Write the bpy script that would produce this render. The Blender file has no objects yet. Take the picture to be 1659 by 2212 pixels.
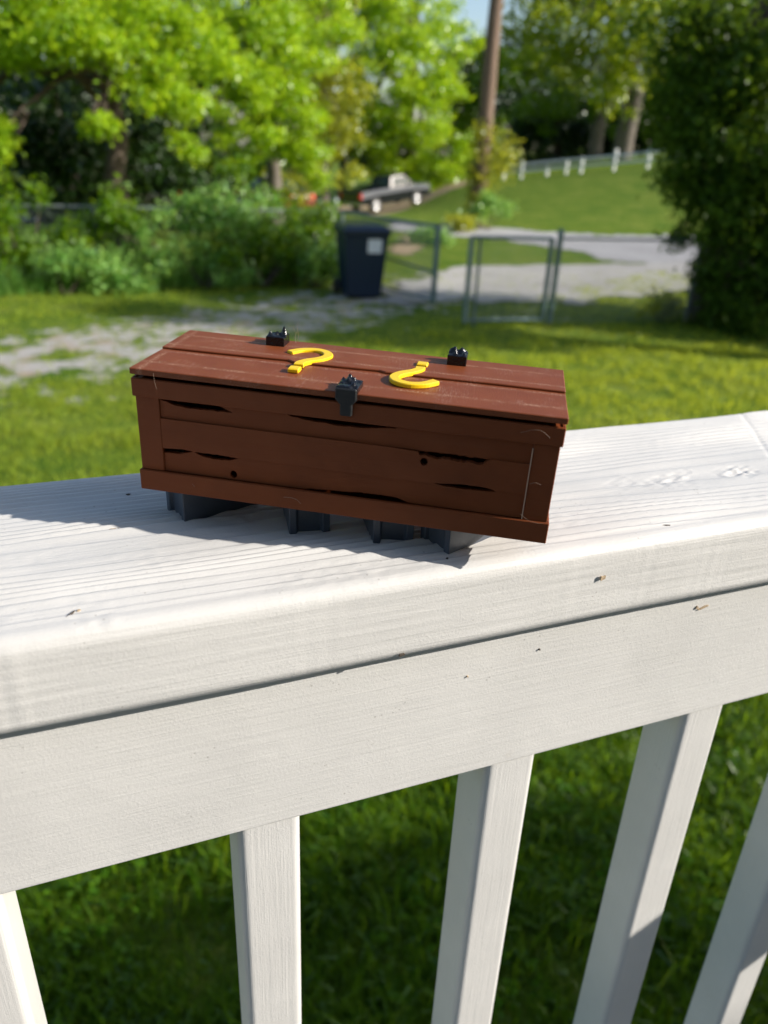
import bpy, math, random
import numpy as np
from mathutils import Matrix, Vector

# ------------------------------------------------------------------ camera, sky, sun, exposure
scene = bpy.context.scene
COL = scene.collection
R = math.radians
CZ = 1.95                                   # top of the hand rail above the lawn
CAM = np.array([0.0, -0.2333, CZ + 0.1486])
RIGHT = np.array([0.9327291, -0.35835495, 0.03997705])
UP = np.array([0.11947162, 0.41174612, 0.90343326])
FWD = np.array([0.34021018, 0.83788237, -0.42686083])
FPX = 1646.0
cam_d = bpy.data.cameras.new('camera'); cam = bpy.data.objects.new('camera', cam_d); COL.objects.link(cam)
cam.matrix_world = Matrix(((RIGHT[0], UP[0], -FWD[0], CAM[0]), (RIGHT[1], UP[1], -FWD[1], CAM[1]),
                           (RIGHT[2], UP[2], -FWD[2], CAM[2]), (0, 0, 0, 1)))
cam_d.sensor_fit = 'VERTICAL'; cam_d.lens = 26.0; cam_d.sensor_height = 26.0 * 2212 / FPX
cam_d.clip_start = 0.01; cam_d.clip_end = 3000
cam_d.dof.use_dof = True; cam_d.dof.focus_distance = 0.325; cam_d.dof.aperture_fstop = 26.0 / 3.1
cam_d.dof.aperture_blades = 0
scene.camera = cam

SUN_AZ = R(30.0); SUN_EL = R(26.0)
sd = Vector((math.cos(SUN_AZ) * math.cos(SUN_EL), -math.sin(SUN_AZ) * math.cos(SUN_EL), math.sin(SUN_EL)))
world = bpy.data.worlds.new('World'); scene.world = world; world.use_nodes = True
wn = world.node_tree
sky = wn.nodes.new('ShaderNodeTexSky'); sky.sky_type = 'NISHITA'; sky.sun_disc = False
sky.sun_elevation = SUN_EL; sky.sun_rotation = math.atan2(sd.x, sd.y)
sky.air_density = 1.0; sky.dust_density = 1.5; sky.ozone_density = 1.0
bg = wn.nodes['Background']; bg.inputs['Strength'].default_value = 0.13
wn.links.new(sky.outputs[0], bg.inputs[0])
sun_d = bpy.data.lights.new('sun', 'SUN'); sun_d.energy = 5.0; sun_d.angle = R(0.5); sun_d.color = (1.0, 0.94, 0.87)
sun = bpy.data.objects.new('sun', sun_d); COL.objects.link(sun)
sun.rotation_euler = sd.to_track_quat('Z', 'Y').to_euler(); sun.location = (6, -6, 8)
vs = scene.view_settings
vs.view_transform = 'Standard'; vs.look = 'None'; vs.gamma = 1.0; vs.use_curve_mapping = False
vs.exposure = 0.57
scene.render.engine = 'CYCLES'
scene.cycles.max_bounces = 8; scene.cycles.transmission_bounces = 6; scene.cycles.diffuse_bounces = 4
scene.cycles.use_denoising = True

# ------------------------------------------------------------------ helpers
rng = np.random.default_rng(7)
def bearing(px):
    py = 329.0 + 0.0443 * (px - 829.5)
    d = FWD + RIGHT * (px - 829.5) / FPX - UP * (py - 1106) / FPX
    d[2] = 0; return d / np.hypot(d[0], d[1])
def terrain(x, y):
    u = 0.927 * x - 0.376 * y; v = 0.376 * x + 0.927 * y
    def S(t): t = np.clip(t, 0, 1); return t * t * (3 - 2 * t)
    h = np.maximum(0, 0.155 * (np.minimum(u, 22) - 1.2)) * np.sin(np.clip((v - 24.5) / 19.0, 0, 1) * math.pi / 2)
    d = -1.15 * S((v - 27) / 20) * S((4.5 - u) / 6.5)
    return h + d
def spot(px, dist):
    b = bearing(px); x, y = CAM[0] + b[0] * dist, CAM[1] + b[1] * dist
    return np.array([x, y, float(terrain(x, y))])
def ray(px, py, dist):
    d = FWD + RIGHT * (px - 829.5) / FPX - UP * (py - 1106) / FPX
    return CAM + d * (dist / np.hypot(d[0], d[1]))
def ground_at(px, py):
    d = FWD + RIGHT * (px - 829.5) / FPX - UP * (py - 1106) / FPX
    t = -CAM[2] / d[2]; return CAM + d * t

def make_mesh(name, verts, faces, smooth=False):
    me = bpy.data.meshes.new(name); me.from_pydata([tuple(map(float, v)) for v in verts], [], faces)
    me.validate(); me.update()
    if smooth: me.polygons.foreach_set('use_smooth', [True] * len(me.polygons))
    return me
def quads_mesh(name, V, nper=4):
    """V: (n*nper,3) array, one polygon per nper verts"""
    n = len(V) // nper
    me = bpy.data.meshes.new(name)
    me.vertices.add(len(V)); me.vertices.foreach_set('co', np.asarray(V, np.float32).ravel())
    me.loops.add(len(V)); me.loops.foreach_set('vertex_index', np.arange(len(V), dtype=np.int32))
    me.polygons.add(n); me.polygons.foreach_set('loop_start', np.arange(0, len(V), nper, dtype=np.int32))
    me.update(calc_edges=True); return me
def grid_mesh(name, P, closed_v=False, smooth=True):
    """P: (nu,nv,3)"""
    nu, nv, _ = P.shape; me = bpy.data.meshes.new(name)
    V = P.reshape(-1, 3); idx = np.arange(nu * nv).reshape(nu, nv)
    if closed_v: nx = np.roll(idx, -1, 1); a, b, c, d = idx[:-1], nx[:-1], nx[1:], idx[1:]
    else: a, b, c, d = idx[:-1, :-1], idx[:-1, 1:], idx[1:, 1:], idx[1:, :-1]
    Q = np.stack([a, b, c, d], -1).reshape(-1)
    me.vertices.add(len(V)); me.vertices.foreach_set('co', V.astype(np.float32).ravel())
    me.loops.add(len(Q)); me.loops.foreach_set('vertex_index', Q.astype(np.int32))
    me.polygons.add(len(Q) // 4); me.polygons.foreach_set('loop_start', np.arange(0, len(Q), 4, dtype=np.int32))
    me.update(calc_edges=True)
    if smooth: me.polygons.foreach_set('use_smooth', np.ones(len(Q) // 4, bool))
    return me
def link(name, me, mat=None, parent=None):
    o = bpy.data.objects.new(name, me); COL.objects.link(o)
    if mat is not None and me is not None:
        if not me.materials: me.materials.append(mat)
    if parent is not None: o.parent = parent
    return o
def thing(name, label, cat, matrix=None, group=None):
    o = bpy.data.objects.new(name, None); COL.objects.link(o); o.empty_display_size = 0.05
    if matrix is not None: o.matrix_world = matrix
    o['label'] = label; o['category'] = cat
    if group: o['group'] = group
    return o
def tag(o, label=None, cat=None, group=None, kind=None):
    if label: o['label'] = label
    if cat: o['category'] = cat
    if group: o['group'] = group
    if kind: o['kind'] = kind
    return o
def box(V, F, lo, hi, bev=0.0):
    """append a (chamfered) box"""
    x0, y0, z0 = lo; x1, y1, z1 = hi; n = len(V)
    if bev <= 0:
        V += [(x0, y0, z0), (x1, y0, z0), (x1, y1, z0), (x0, y1, z0), (x0, y0, z1), (x1, y0, z1), (x1, y1, z1), (x0, y1, z1)]
        F += [tuple(n + i for i in f) for f in ((0, 3, 2, 1), (4, 5, 6, 7), (0, 1, 5, 4), (1, 2, 6, 5), (2, 3, 7, 6), (3, 0, 4, 7))]
        return
    b = bev
    def P(sx, sy, sz, k):
        p = [x1 if sx else x0, y1 if sy else y0, z1 if sz else z0]; s = (sx, sy, sz)
        for i in range(3):
            if i != k: p[i] += -b if s[i] else b
        return tuple(p)
    ids = {}
    for sx in (0, 1):
        for sy in (0, 1):
            for sz in (0, 1):
                for k in range(3):
                    ids[sx, sy, sz, k] = len(V); V.append(P(sx, sy, sz, k))
    def quad(k, s):
        i, j = [a for a in range(3) if a != k]; out = []
        for a, c in ((0, 0), (1, 0), (1, 1), (0, 1)):
            t = [0, 0, 0]; t[k] = s; t[i] = a; t[j] = c; out.append(ids[t[0], t[1], t[2], k])
        return out
    for k in range(3):
        for s in (0, 1):
            f = quad(k, s)
            if (s == 0) != (k == 1): f = f[::-1]
            F.append(tuple(f))
    for k in range(3):                                   # edges along axis k
        i, j = [a for a in range(3) if a != k]
        for a in (0, 1):
            for c in (0, 1):
                t0 = [0, 0, 0]; t1 = [0, 0, 0]; t0[i] = t1[i] = a; t0[j] = t1[j] = c; t1[k] = 1
                F.append((ids[(*t0, i)], ids[(*t0, j)], ids[(*t1, j)], ids[(*t1, i)]))
    for sx in (0, 1):
        for sy in (0, 1):
            for sz in (0, 1): F.append(tuple(ids[sx, sy, sz, k] for k in range(3)))
def fix_normals(me):
    import bmesh
    bm = bmesh.new(); bm.from_mesh(me); bmesh.ops.recalc_face_normals(bm, faces=bm.faces); bm.to_mesh(me); bm.free()
    return me
def boxes(name, lst, mat, parent=None, bev=0.0):
    V, F = [], []
    for lo, hi in lst: box(V, F, lo, hi, bev)
    return link(name, fix_normals(make_mesh(name, V, F)), mat, parent)
def prism(name, poly, y0, y1, mat, parent=None, axis=1, bev=0.0):
    """extrude polygon (a,b) along an axis; axis=1: (x,z)->y ; axis=2: (x,y)->z ; axis=0: (y,z)->x"""
    import bmesh
    bm = bmesh.new()
    def mk(a, b, t): return {0: (t, a, b), 1: (a, t, b), 2: (a, b, t)}[axis]
    A = [bm.verts.new(mk(a, b, y0)) for a, b in poly]; f = bm.faces.new(A)
    r = bmesh.ops.extrude_face_region(bm, geom=[f]); vec = Vector(mk(0, 0, y1 - y0))
    bmesh.ops.translate(bm, vec=vec, verts=[v for v in r['geom'] if isinstance(v, bmesh.types.BMVert)])
    bmesh.ops.recalc_face_normals(bm, faces=bm.faces)
    if bev > 0:
        es = [e for e in bm.edges if len(e.link_faces) == 2 and e.calc_face_angle(0) > 0.9]
        bmesh.ops.bevel(bm, geom=es, offset=bev, segments=1, affect='EDGES', clamp_overlap=True)
    bmesh.ops.triangulate(bm, faces=[q for q in bm.faces if len(q.verts) > 4])
    me = bpy.data.meshes.new(name); bm.to_mesh(me); bm.free()
    return link(name, me, mat, parent)
def tube_mesh(name, pts, radii, n=8, smooth=True, cap=True):
    pts = np.asarray(pts, float); radii = np.broadcast_to(np.asarray(radii, float), (len(pts),))
    T = np.gradient(pts, axis=0); T /= np.linalg.norm(T, axis=1)[:, None] + 1e-12
    ref = np.array([0, 0, 1.0]) if abs(T[0, 2]) < 0.9 else np.array([1.0, 0, 0])
    rings = []
    for p, t, r in zip(pts, T, radii):
        a = np.cross(t, ref); a /= np.linalg.norm(a) + 1e-12; b = np.cross(t, a)
        th = np.linspace(0, 2 * math.pi, n, endpoint=False)
        rings.append(p + r * (np.cos(th)[:, None] * a + np.sin(th)[:, None] * b))
    return grid_mesh(name, np.array(rings), closed_v=True, smooth=smooth)
def join_meshes(name, meshes):
    V, F, o = [], [], 0; sm = []
    for m in meshes:
        V += [tuple(v.co) for v in m.vertices]; F += [tuple(i + o for i in p.vertices) for p in m.polygons]
        sm += [p.use_smooth for p in m.polygons]; o += len(m.vertices)
    me = bpy.data.meshes.new(name); me.from_pydata(V, [], F); me.polygons.foreach_set('use_smooth', sm); me.update()
    for m in meshes: bpy.data.meshes.remove(m)
    return me
def waves(n, lo, hi, seed):
    """smooth pseudo noise of 2-d points from random sinusoids (wavelengths lo..hi)"""
    r = np.random.default_rng(seed); k = 2 * math.pi / r.uniform(lo, hi, n); th = r.uniform(0, 2 * math.pi, n); ph = r.uniform(0, 6.28, n)
    def f(x, y): return sum(np.sin(k[i] * (x * math.cos(th[i]) + y * math.sin(th[i])) + ph[i]) for i in range(n)) / math.sqrt(n)
    return f

# ------------------------------------------------------------------ materials
class NT:
    def __init__(s, name):
        s.m = bpy.data.materials.new(name); s.m.use_nodes = True; s.t = s.m.node_tree; s.n = s.t.nodes
        s.b = s.n['Principled BSDF']; s.out = s.n['Material Output']
    def node(s, t, **kw):
        q = s.n.new(t)
        for k, v in kw.items():
            if k.startswith('_'): setattr(q, k[1:], v)
        return q
    def l(s, a, b): s.t.links.new(a, b)
    def coord(s, kind='Object', scale=(1, 1, 1), rot=(0, 0, 0)):
        c = s.node('ShaderNodeTexCoord'); m = s.node('ShaderNodeMapping'); m.inputs['Scale'].default_value = scale; m.inputs['Rotation'].default_value = rot
        s.l(c.outputs[kind], m.inputs[0]); return m.outputs[0]
    def noise(s, vec, scale, detail=3, rough=0.55, dist=0.0):
        q = s.node('ShaderNodeTexNoise'); q.inputs['Scale'].default_value = scale; q.inputs['Detail'].default_value = detail
        q.inputs['Roughness'].default_value = rough; q.inputs['Distortion'].default_value = dist
        if vec is not None: s.l(vec, q.inputs['Vector'])
        return q.outputs[0]
    def voro(s, vec, scale, feature='F1'):
        q = s.node('ShaderNodeTexVoronoi'); q.feature = feature; q.inputs['Scale'].default_value = scale; s.l(vec, q.inputs['Vector']); return q.outputs['Distance']
    def ramp(s, fac, stops):
        q = s.node('ShaderNodeValToRGB'); e = q.color_ramp.elements
        while len(e) < len(stops): e.new(0.5)
        for i, (p, c) in enumerate(stops):
            e[i].position = p; e[i].color = (*c, 1) if not np.isscalar(c) else (c, c, c, 1)
        s.l(fac, q.inputs[0]); return q.outputs[0]
    def mix(s, fac, a, b, mode='MIX'):
        q = s.node('ShaderNodeMix'); q.data_type = 'RGBA'; q.blend_type = mode
        for v, i in ((fac, 0), (a, 6), (b, 7)):
            if hasattr(v, 'links'): s.l(v, q.inputs[i])
            elif i == 0: q.inputs[0].default_value = v
            else: q.inputs[i].default_value = (*v, 1)
        return q.outputs[2]
    def math(s, op, a, b=None, c=None):
        q = s.node('ShaderNodeMath'); q.operation = op
        for i, v in enumerate((a, b, c)):
            if v is None: continue
            if hasattr(v, 'links'): s.l(v, q.inputs[i])
            else: q.inputs[i].default_value = v
        return q.outputs[0]
    def sep(s, vec):
        q = s.node('ShaderNodeSeparateXYZ'); s.l(vec, q.inputs[0]); return q.outputs
    def bump(s, h, strength=0.3, dist=0.001, prev=None):
        q = s.node('ShaderNodeBump'); q.inputs['Strength'].default_value = strength; q.inputs['Distance'].default_value = dist
        s.l(h, q.inputs['Height'])
        if prev is not None: s.l(prev, q.inputs['Normal'])
        return q.outputs[0]
    def set(s, col=None, rough=None, norm=None, **kw):
        for v, k in ((col, 'Base Color'), (rough, 'Roughness'), (norm, 'Normal')):
            if v is None: continue
            if hasattr(v, 'links'): s.l(v, s.b.inputs[k])
            else: s.b.inputs[k].default_value = (*v, 1) if k == 'Base Color' else v
        for k, v in kw.items(): s.b.inputs[k.replace('_', ' ')].default_value = v
        return s.m

def painted_wood(name, along, base=(0.605, 0.590, 0.555), grain=1.0):
    """white paint over grained wood; 'along' = index of the grain axis"""
    n = NT(name)
    sc = [1, 1, 1]; sc[along] = 0.035
    v = n.coord(scale=tuple(sc)); v0 = n.coord()
    streak = n.noise(v, 900, 4, 0.6); broad = n.noise(v, 160, 3, 0.5, 0.4); pits = n.noise(v0, 850, 3, 0.65); blot = n.noise(v0, 38, 4, 0.6)
    dirt = n.noise(v0, 14, 4, 0.6)
    col = n.ramp(dirt, [(0.35, tuple(c * 0.92 for c in base)), (0.65, base)])
    col = n.mix(n.math('MULTIPLY', n.ramp(streak, [(0.3, 1.0), (0.48, 0.0)]), 0.04), col, (0.50, 0.46, 0.40))
    # little dark specks, more of them in some places
    sp = n.voro(v0, 330); spm = n.math('MULTIPLY', n.ramp(sp, [(0.10, 1.0), (0.19, 0.0)]), n.ramp(blot, [(0.54, 0.0), (0.68, 1.0)]))
    col = n.mix(n.math('MULTIPLY', spm, 0.5), col, (0.16, 0.14, 0.11))
    # rust / sap stains
    st = n.noise(v0, 21, 5, 0.65); col = n.mix(n.math('MULTIPLY', n.ramp(st, [(0.70, 0.0), (0.80, 1.0)]), 0.35), col, (0.50, 0.38, 0.22))
    rub = n.noise(v, 60, 5, 0.7, 1.0); rm = n.math('MULTIPLY', n.ramp(rub, [(0.66, 0.0), (0.74, 1.0)]), n.ramp(n.noise(v0, 26, 2), [(0.55, 0.0), (0.68, 1.0)]))
    col = n.mix(n.math('MULTIPLY', rm, 0.45), col, (0.36, 0.34, 0.31))
    nb = n.bump(streak, 0.30 * grain, 0.0006); nb = n.bump(broad, 0.20 * grain, 0.0010, nb)
    nb = n.bump(pits, 0.22, 0.0006, nb)
    crust = n.math('MULTIPLY', n.noise(v0, 520, 3, 0.7), n.ramp(n.noise(v0, 30, 2), [(0.52, 0.0), (0.66, 1.0)]))
    nb = n.bump(crust, 0.15, 0.0008, nb)
    return n.set(col, 0.52, nb)

M = {}
M['paint_x'] = painted_wood('white_paint_along', 0)
M['paint_z'] = painted_wood('white_paint_upright', 2)

def brown_plastic(name, scratched):
    n = NT(name); v0 = n.coord(); v = n.coord(scale=(0.04, 0.04, 1)) if not scratched else n.coord(scale=(1, 1, 1), rot=(0, 0, R(38)))
    base = n.ramp(n.noise(v0, 60, 3), [(0.3, (0.170, 0.041, 0.0110)), (0.7, (0.200, 0.050, 0.0140))])
    if scratched:
        x, y, z = n.sep(n.coord())
        # whitened print seams run close to the plank edges
        d1 = n.math('ABSOLUTE', n.math('SUBTRACT', y, 0.0095)); d2 = n.math('ABSOLUTE', n.math('SUBTRACT', y, 0.0255))
        d3 = n.math('ABSOLUTE', n.math('SUBTRACT', y, 0.0485)); d4 = n.math('ABSOLUTE', n.math('SUBTRACT', y, 0.0335))
        d5 = n.math('ABSOLUTE', n.math('SUBTRACT', x, 0.0035)); d = d1
        for q in (d2, d3, d4, d5): d = n.math('MINIMUM', d, q)
        near = n.math('SUBTRACT', 1.0, n.math('MULTIPLY', d, 620.0))
        near = n.math('MAXIMUM', near, 0.0)
        scr = n.noise(n.coord(scale=(1, 0.16, 1), rot=(0, 0, R(-52))), 5200, 3, 0.7)
        m = n.math('MULTIPLY', n.ramp(scr, [(0.50, 0.0), (0.60, 1.0)]), near)
        m = n.math('MULTIPLY', m, n.ramp(n.noise(v0, 170, 2), [(0.30, 0.15), (0.62, 1.0)]))
        wide = n.math('MULTIPLY', n.ramp(n.noise(n.coord(scale=(1, 0.1, 1), rot=(0, 0, R(-60))), 2600, 3, 0.7), [(0.50, 0.0), (0.70, 1.0)]), n.ramp(n.noise(v0, 55, 3), [(0.50, 0.0), (0.70, 1.0)]))
        base = n.mix(n.math('MULTIPLY', wide, 0.7), base, (0.38, 0.23, 0.17))
        base = n.mix(n.math('MULTIPLY', m, 0.9), base, (0.55, 0.36, 0.24))
        nb = n.bump(n.noise(n.coord(scale=(1, 0.05, 1), rot=(0, 0, R(-45))), 3000, 2), 0.25, 0.0003)
        return n.set(base, 0.50, nb, Specular_IOR_Level=0.28)
    base = n.mix(n.math('MULTIPLY', n.ramp(n.noise(n.coord(scale=(0.05, 0.05, 1)), 700, 4, 0.7), [(0.35, 0.0), (0.7, 1.0)]), 0.35), base, (0.19, 0.058, 0.022))
    base = n.mix(n.math('MULTIPLY', n.ramp(n.noise(v0, 24, 4, 0.65), [(0.55, 0.0), (0.8, 1.0)]), 0.35), base, (0.075, 0.019, 0.006))
    w = n.node('ShaderNodeTexWave'); w.bands_direction = 'Z'; w.inputs['Scale'].default_value = 1150; w.inputs['Distortion'].default_value = 0.6
    n.l(n.coord(), w.inputs['Vector'])
    nb = n.bump(w.outputs[1], 0.35, 0.0003); nb = n.bump(n.noise(v, 1400, 3), 0.3, 0.0003, nb)
    return n.set(base, 0.50, nb, Specular_IOR_Level=0.16)
M['brown'] = brown_plastic('brown_print', False)
M['brown_top'] = brown_plastic('brown_print_top', True)
def simple(name, col, rough, bump=None, var=0.0, vscale=20, **kw):
    n = NT(name); c = col
    if var: c = n.ramp(n.noise(n.coord(), vscale, 4), [(0.3, tuple(x * (1 - var) for x in col)), (0.7, tuple(min(1, x * (1 + var)) for x in col))])
    nb = None
    if bump: nb = n.bump(n.noise(n.coord(), bump[0], 3), bump[1], bump[2])
    return n.set(c, rough, nb, **kw)
M['black'] = simple('glossy_black_plastic', (0.006, 0.006, 0.007), 0.16, (900, 0.5, 0.0008))
M['black_matt'] = simple('matt_black_plastic', (0.010, 0.010, 0.010), 0.5, (2500, 0.5, 0.0003))
M['yellow'] = simple('yellow_plastic', (0.86, 0.56, 0.004), 0.35, (1500, 0.15, 0.0002))
M['block'] = simple('slate_grey_plastic', (0.048, 0.058, 0.078), 0.40, (1800, 0.2, 0.0002), 0.12, 90)
M['seam'] = simple('stretched_plastic', (0.50, 0.30, 0.20), 0.5)
M['thread'] = simple('pale_thread', (0.34, 0.24, 0.17), 0.5)
M['deck'] = simple('deck_timber', (0.46, 0.43, 0.40), 0.8, (60, 0.4, 0.002), 0.2, 8)

def leaf_mat(name, c0, c1, trans=0.5, tcol=None, gloss=0.11):
    n = NT(name); n.n.remove(n.b)
    g = n.node('ShaderNodeNewGeometry'); col = n.ramp(g.outputs['Random Per Island'], [(0.0, c0), (1.0, c1)])
    big = n.noise(n.coord(), 0.9, 2); col = n.mix(n.math('MULTIPLY', n.ramp(big, [(0.35, 0.0), (0.65, 1.0)]), 0.35), col, tuple(c * 0.6 for c in c0))
    d = n.node('ShaderNodeBsdfDiffuse'); t = n.node('ShaderNodeBsdfTranslucent'); gl = n.node('ShaderNodeBsdfGlossy'); gl.inputs['Roughness'].default_value = 0.42
    gl.inputs['Color'].default_value = (0.9, 0.95, 0.85, 1)
    n.l(col, d.inputs[0])
    tc = n.mix(0.75, col, tcol or (min(1, c1[0] * 2.6), min(1, c1[1] * 2.2), c1[2] * 0.9)); n.l(tc, t.inputs[0])
    m1 = n.node('ShaderNodeMixShader'); m1.inputs[0].default_value = trans; n.l(d.outputs[0], m1.inputs[1]); n.l(t.outputs[0], m1.inputs[2])
    fr = n.node('ShaderNodeFresnel'); fr.inputs[0].default_value = 1.4
    m2 = n.node('ShaderNodeMixShader'); n.l(n.math('MULTIPLY', fr.outputs[0], gloss), m2.inputs[0]); n.l(m1.outputs[0], m2.inputs[1]); n.l(gl.outputs[0], m2.inputs[2])
    n.l(m2.outputs[0], n.out.inputs[0]); return n.m
M['leaf_bright'] = leaf_mat('spring_leaf', (0.13, 0.30, 0.008), (0.42, 0.58, 0.020), 0.46, (0.66, 0.84, 0.025))
M['leaf_mid'] = leaf_mat('green_leaf', (0.06, 0.15, 0.008), (0.14, 0.25, 0.010), 0.48)
M['leaf_olive'] = leaf_mat('olive_leaf', (0.15, 0.20, 0.02), (0.28, 0.32, 0.04), 0.50)
M['leaf_oak'] = leaf_mat('oak_leaf', (0.09, 0.18, 0.010), (0.22, 0.30, 0.018), 0.48)
M['leaf_clover'] = leaf_mat('clover_leaf', (0.06, 0.17, 0.012), (0.14, 0.28, 0.02), 0.4, None, 0.03)
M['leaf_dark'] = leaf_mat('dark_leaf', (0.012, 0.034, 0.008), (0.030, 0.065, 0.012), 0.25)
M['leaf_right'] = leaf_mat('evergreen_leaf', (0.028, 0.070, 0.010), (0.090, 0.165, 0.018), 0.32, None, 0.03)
M['leaf_weed'] = leaf_mat('weed_leaf', (0.08, 0.24, 0.04), (0.34, 0.56, 0.14), 0.45, (0.50, 0.72, 0.12))
M['blade_shaded'] = leaf_mat('shaded_grass_blade', (0.014, 0.062, 0.003), (0.13, 0.235, 0.012), 0.42, None, 0.05)  # near grass coloured darker than the mid lawn; shade put into its colour
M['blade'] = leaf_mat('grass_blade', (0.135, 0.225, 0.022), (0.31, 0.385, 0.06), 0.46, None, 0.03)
M['bark'] = simple('bark', (0.085, 0.062, 0.045), 0.9, (14, 0.8, 0.03), 0.4, 9)
M['bark_grey'] = simple('grey_bark', (0.13, 0.11, 0.09), 0.9, (10, 0.8, 0.03), 0.35, 6)
def pole_mat():
    n = NT('weathered_pole'); v = n.coord(scale=(1, 1, 0.05))
    c = n.ramp(n.noise(v, 22, 5, 0.65), [(0.25, (0.07, 0.045, 0.03)), (0.55, (0.16, 0.105, 0.07)), (0.8, (0.26, 0.19, 0.14))])
    return n.set(c, 0.85, n.bump(n.noise(v, 30, 4), 0.6, 0.02))
M['pole'] = pole_mat()

# lawn: patchy green with worn gravel showing through along the track to the gate
def lawn_mat():
    n = NT('lawn'); c = n.node('ShaderNodeNewGeometry'); P = c.outputs['Position']
    x, y, z = n.sep(P)
    a = n.noise(P, 1.1, 5, 0.6); b = n.noise(P, 6.5, 4, 0.6); e = n.noise(P, 45, 3, 0.6)
    g = n.ramp(a, [(0.28, (0.080, 0.160, 0.014)), (0.50, (0.170, 0.235, 0.024)), (0.72, (0.270, 0.305, 0.055))])
    g = n.mix(n.math('MULTIPLY', n.ramp(b, [(0.35, 1.0), (0.6, 0.0)]), 0.55), g, (0.038, 0.105, 0.006))
    g = n.mix(n.math('MULTIPLY', n.ramp(e, [(0.45, 1.0), (0.62, 0.0)]), 0.35), g, (0.03, 0.07, 0.006))
    g = n.mix(n.math('MULTIPLY', n.ramp(n.noise(P, 3.1, 4, 0.7), [(0.60, 0.0), (0.75, 1.0)]), 0.5), g, (0.26, 0.25, 0.075))
    # worn track
    dist = n.math('ABSOLUTE', n.math('SUBTRACT', y, n.math('MULTIPLY_ADD', x, 0.60, 8.65)))
    w = n.math('SUBTRACT', 1.35, n.math('MULTIPLY', dist, 0.62))
    lim = n.math('MULTIPLY', n.math('SUBTRACT', 6.5, x), 0.6)
    w = n.math('MINIMUM', n.math('MINIMUM', w, lim), 1.0)
    m = n.math('SUBTRACT', n.math('ADD', n.math('MULTIPLY', n.noise(P, 2.3, 6, 0.74), 2.1), n.math('MULTIPLY', w, 0.42)), 1.34)
    m = n.ramp(n.math('MULTIPLY', m, 6.0), [(0.0, 0.0), (0.9, 1.0)])
    st = n.ramp(n.noise(P, 38, 4, 0.7), [(0.3, (0.30, 0.28, 0.26)), (0.7, (0.56, 0.54, 0.51))])
    st = n.mix(n.math('MULTIPLY', n.ramp(n.noise(P, 2.4, 3), [(0.5, 0.0), (0.65, 1.0)]), 0.6), st, (0.36, 0.26, 0.15))
    col = n.mix(m, g, st)
    # dry bare earth near the gate
    return n.set(col, 0.95, n.bump(n.noise(P, 60, 4, 0.7), 0.8, 0.03), Specular_IOR_Level=0.1)
M['lawn'] = lawn_mat()
def rough_ground(name, c0, c1, sc=30, big=0.8):
    n = NT(name); g = n.node('ShaderNodeNewGeometry'); P = g.outputs['Position']
    c = n.ramp(n.noise(P, sc, 5, 0.7), [(0.3, c0), (0.7, c1)])
    c = n.mix(n.math('MULTIPLY', n.ramp(n.noise(P, big, 4), [(0.4, 0.0), (0.65, 1.0)]), 0.4), c, tuple(x * 0.72 for x in c0))
    return n.set(c, 0.9, n.bump(n.noise(P, 70, 3), 0.5, 0.01), Specular_IOR_Level=0.2)
M['asphalt'] = rough_ground('worn_asphalt', (0.34, 0.33, 0.335), (0.44, 0.43, 0.43))
M['gravel'] = rough_ground('pale_gravel', (0.34, 0.32, 0.30), (0.52, 0.50, 0.47), 26)
M['dirt'] = rough_ground('tan_dirt', (0.34, 0.25, 0.15), (0.46, 0.36, 0.24), 12)
M['galv'] = simple('galvanised_steel', (0.22, 0.25, 0.25), 0.5, None, 0.15, 9, Metallic=0.5)
M['gate_green'] = simple('grey_green_gate_paint', (0.12, 0.18, 0.18), 0.5, None, 0.2, 9)
M['bin'] = simple('navy_bin_plastic', (0.006, 0.018, 0.045), 0.42, (60, 0.1, 0.003))
M['bin_dark'] = simple('black_bin_plastic', (0.012, 0.012, 0.014), 0.5)
M['sticker'] = simple('white_sticker', (0.72, 0.75, 0.80), 0.6, None, 0.08, 14)
M['fence_white'] = simple('white_fence_paint', (0.78, 0.78, 0.76), 0.6)
M['tyre'] = simple('tyre_rubber', (0.012, 0.012, 0.012), 0.7)
M['rim'] = simple('bright_wheel', (0.45, 0.45, 0.44), 0.25, Metallic=0.6)
M['truck_black'] = simple('black_car_paint', (0.008, 0.009, 0.012), 0.12, Coat_Weight=1.0)
M['truck_silver'] = simple('silver_car_paint', (0.22, 0.225, 0.25), 0.28, Metallic=0.6, Coat_Weight=0.6)
M['car_white'] = simple('white_car_paint', (0.75, 0.75, 0.75), 0.2, Coat_Weight=0.8)
M['car_grey'] = simple('grey_car_paint', (0.10, 0.10, 0.11), 0.2, Coat_Weight=0.8)
M['car_red'] = simple('red_car_paint', (0.16, 0.03, 0.025), 0.2, Coat_Weight=0.8)
M['glass'] = simple('car_glass', (0.03, 0.05, 0.05), 0.03)
M['tail'] = simple('tail_lamp', (0.60, 0.05, 0.03), 0.15)
M['chrome'] = simple('chrome', (0.7, 0.7, 0.72), 0.15, Metallic=1.0)

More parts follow.
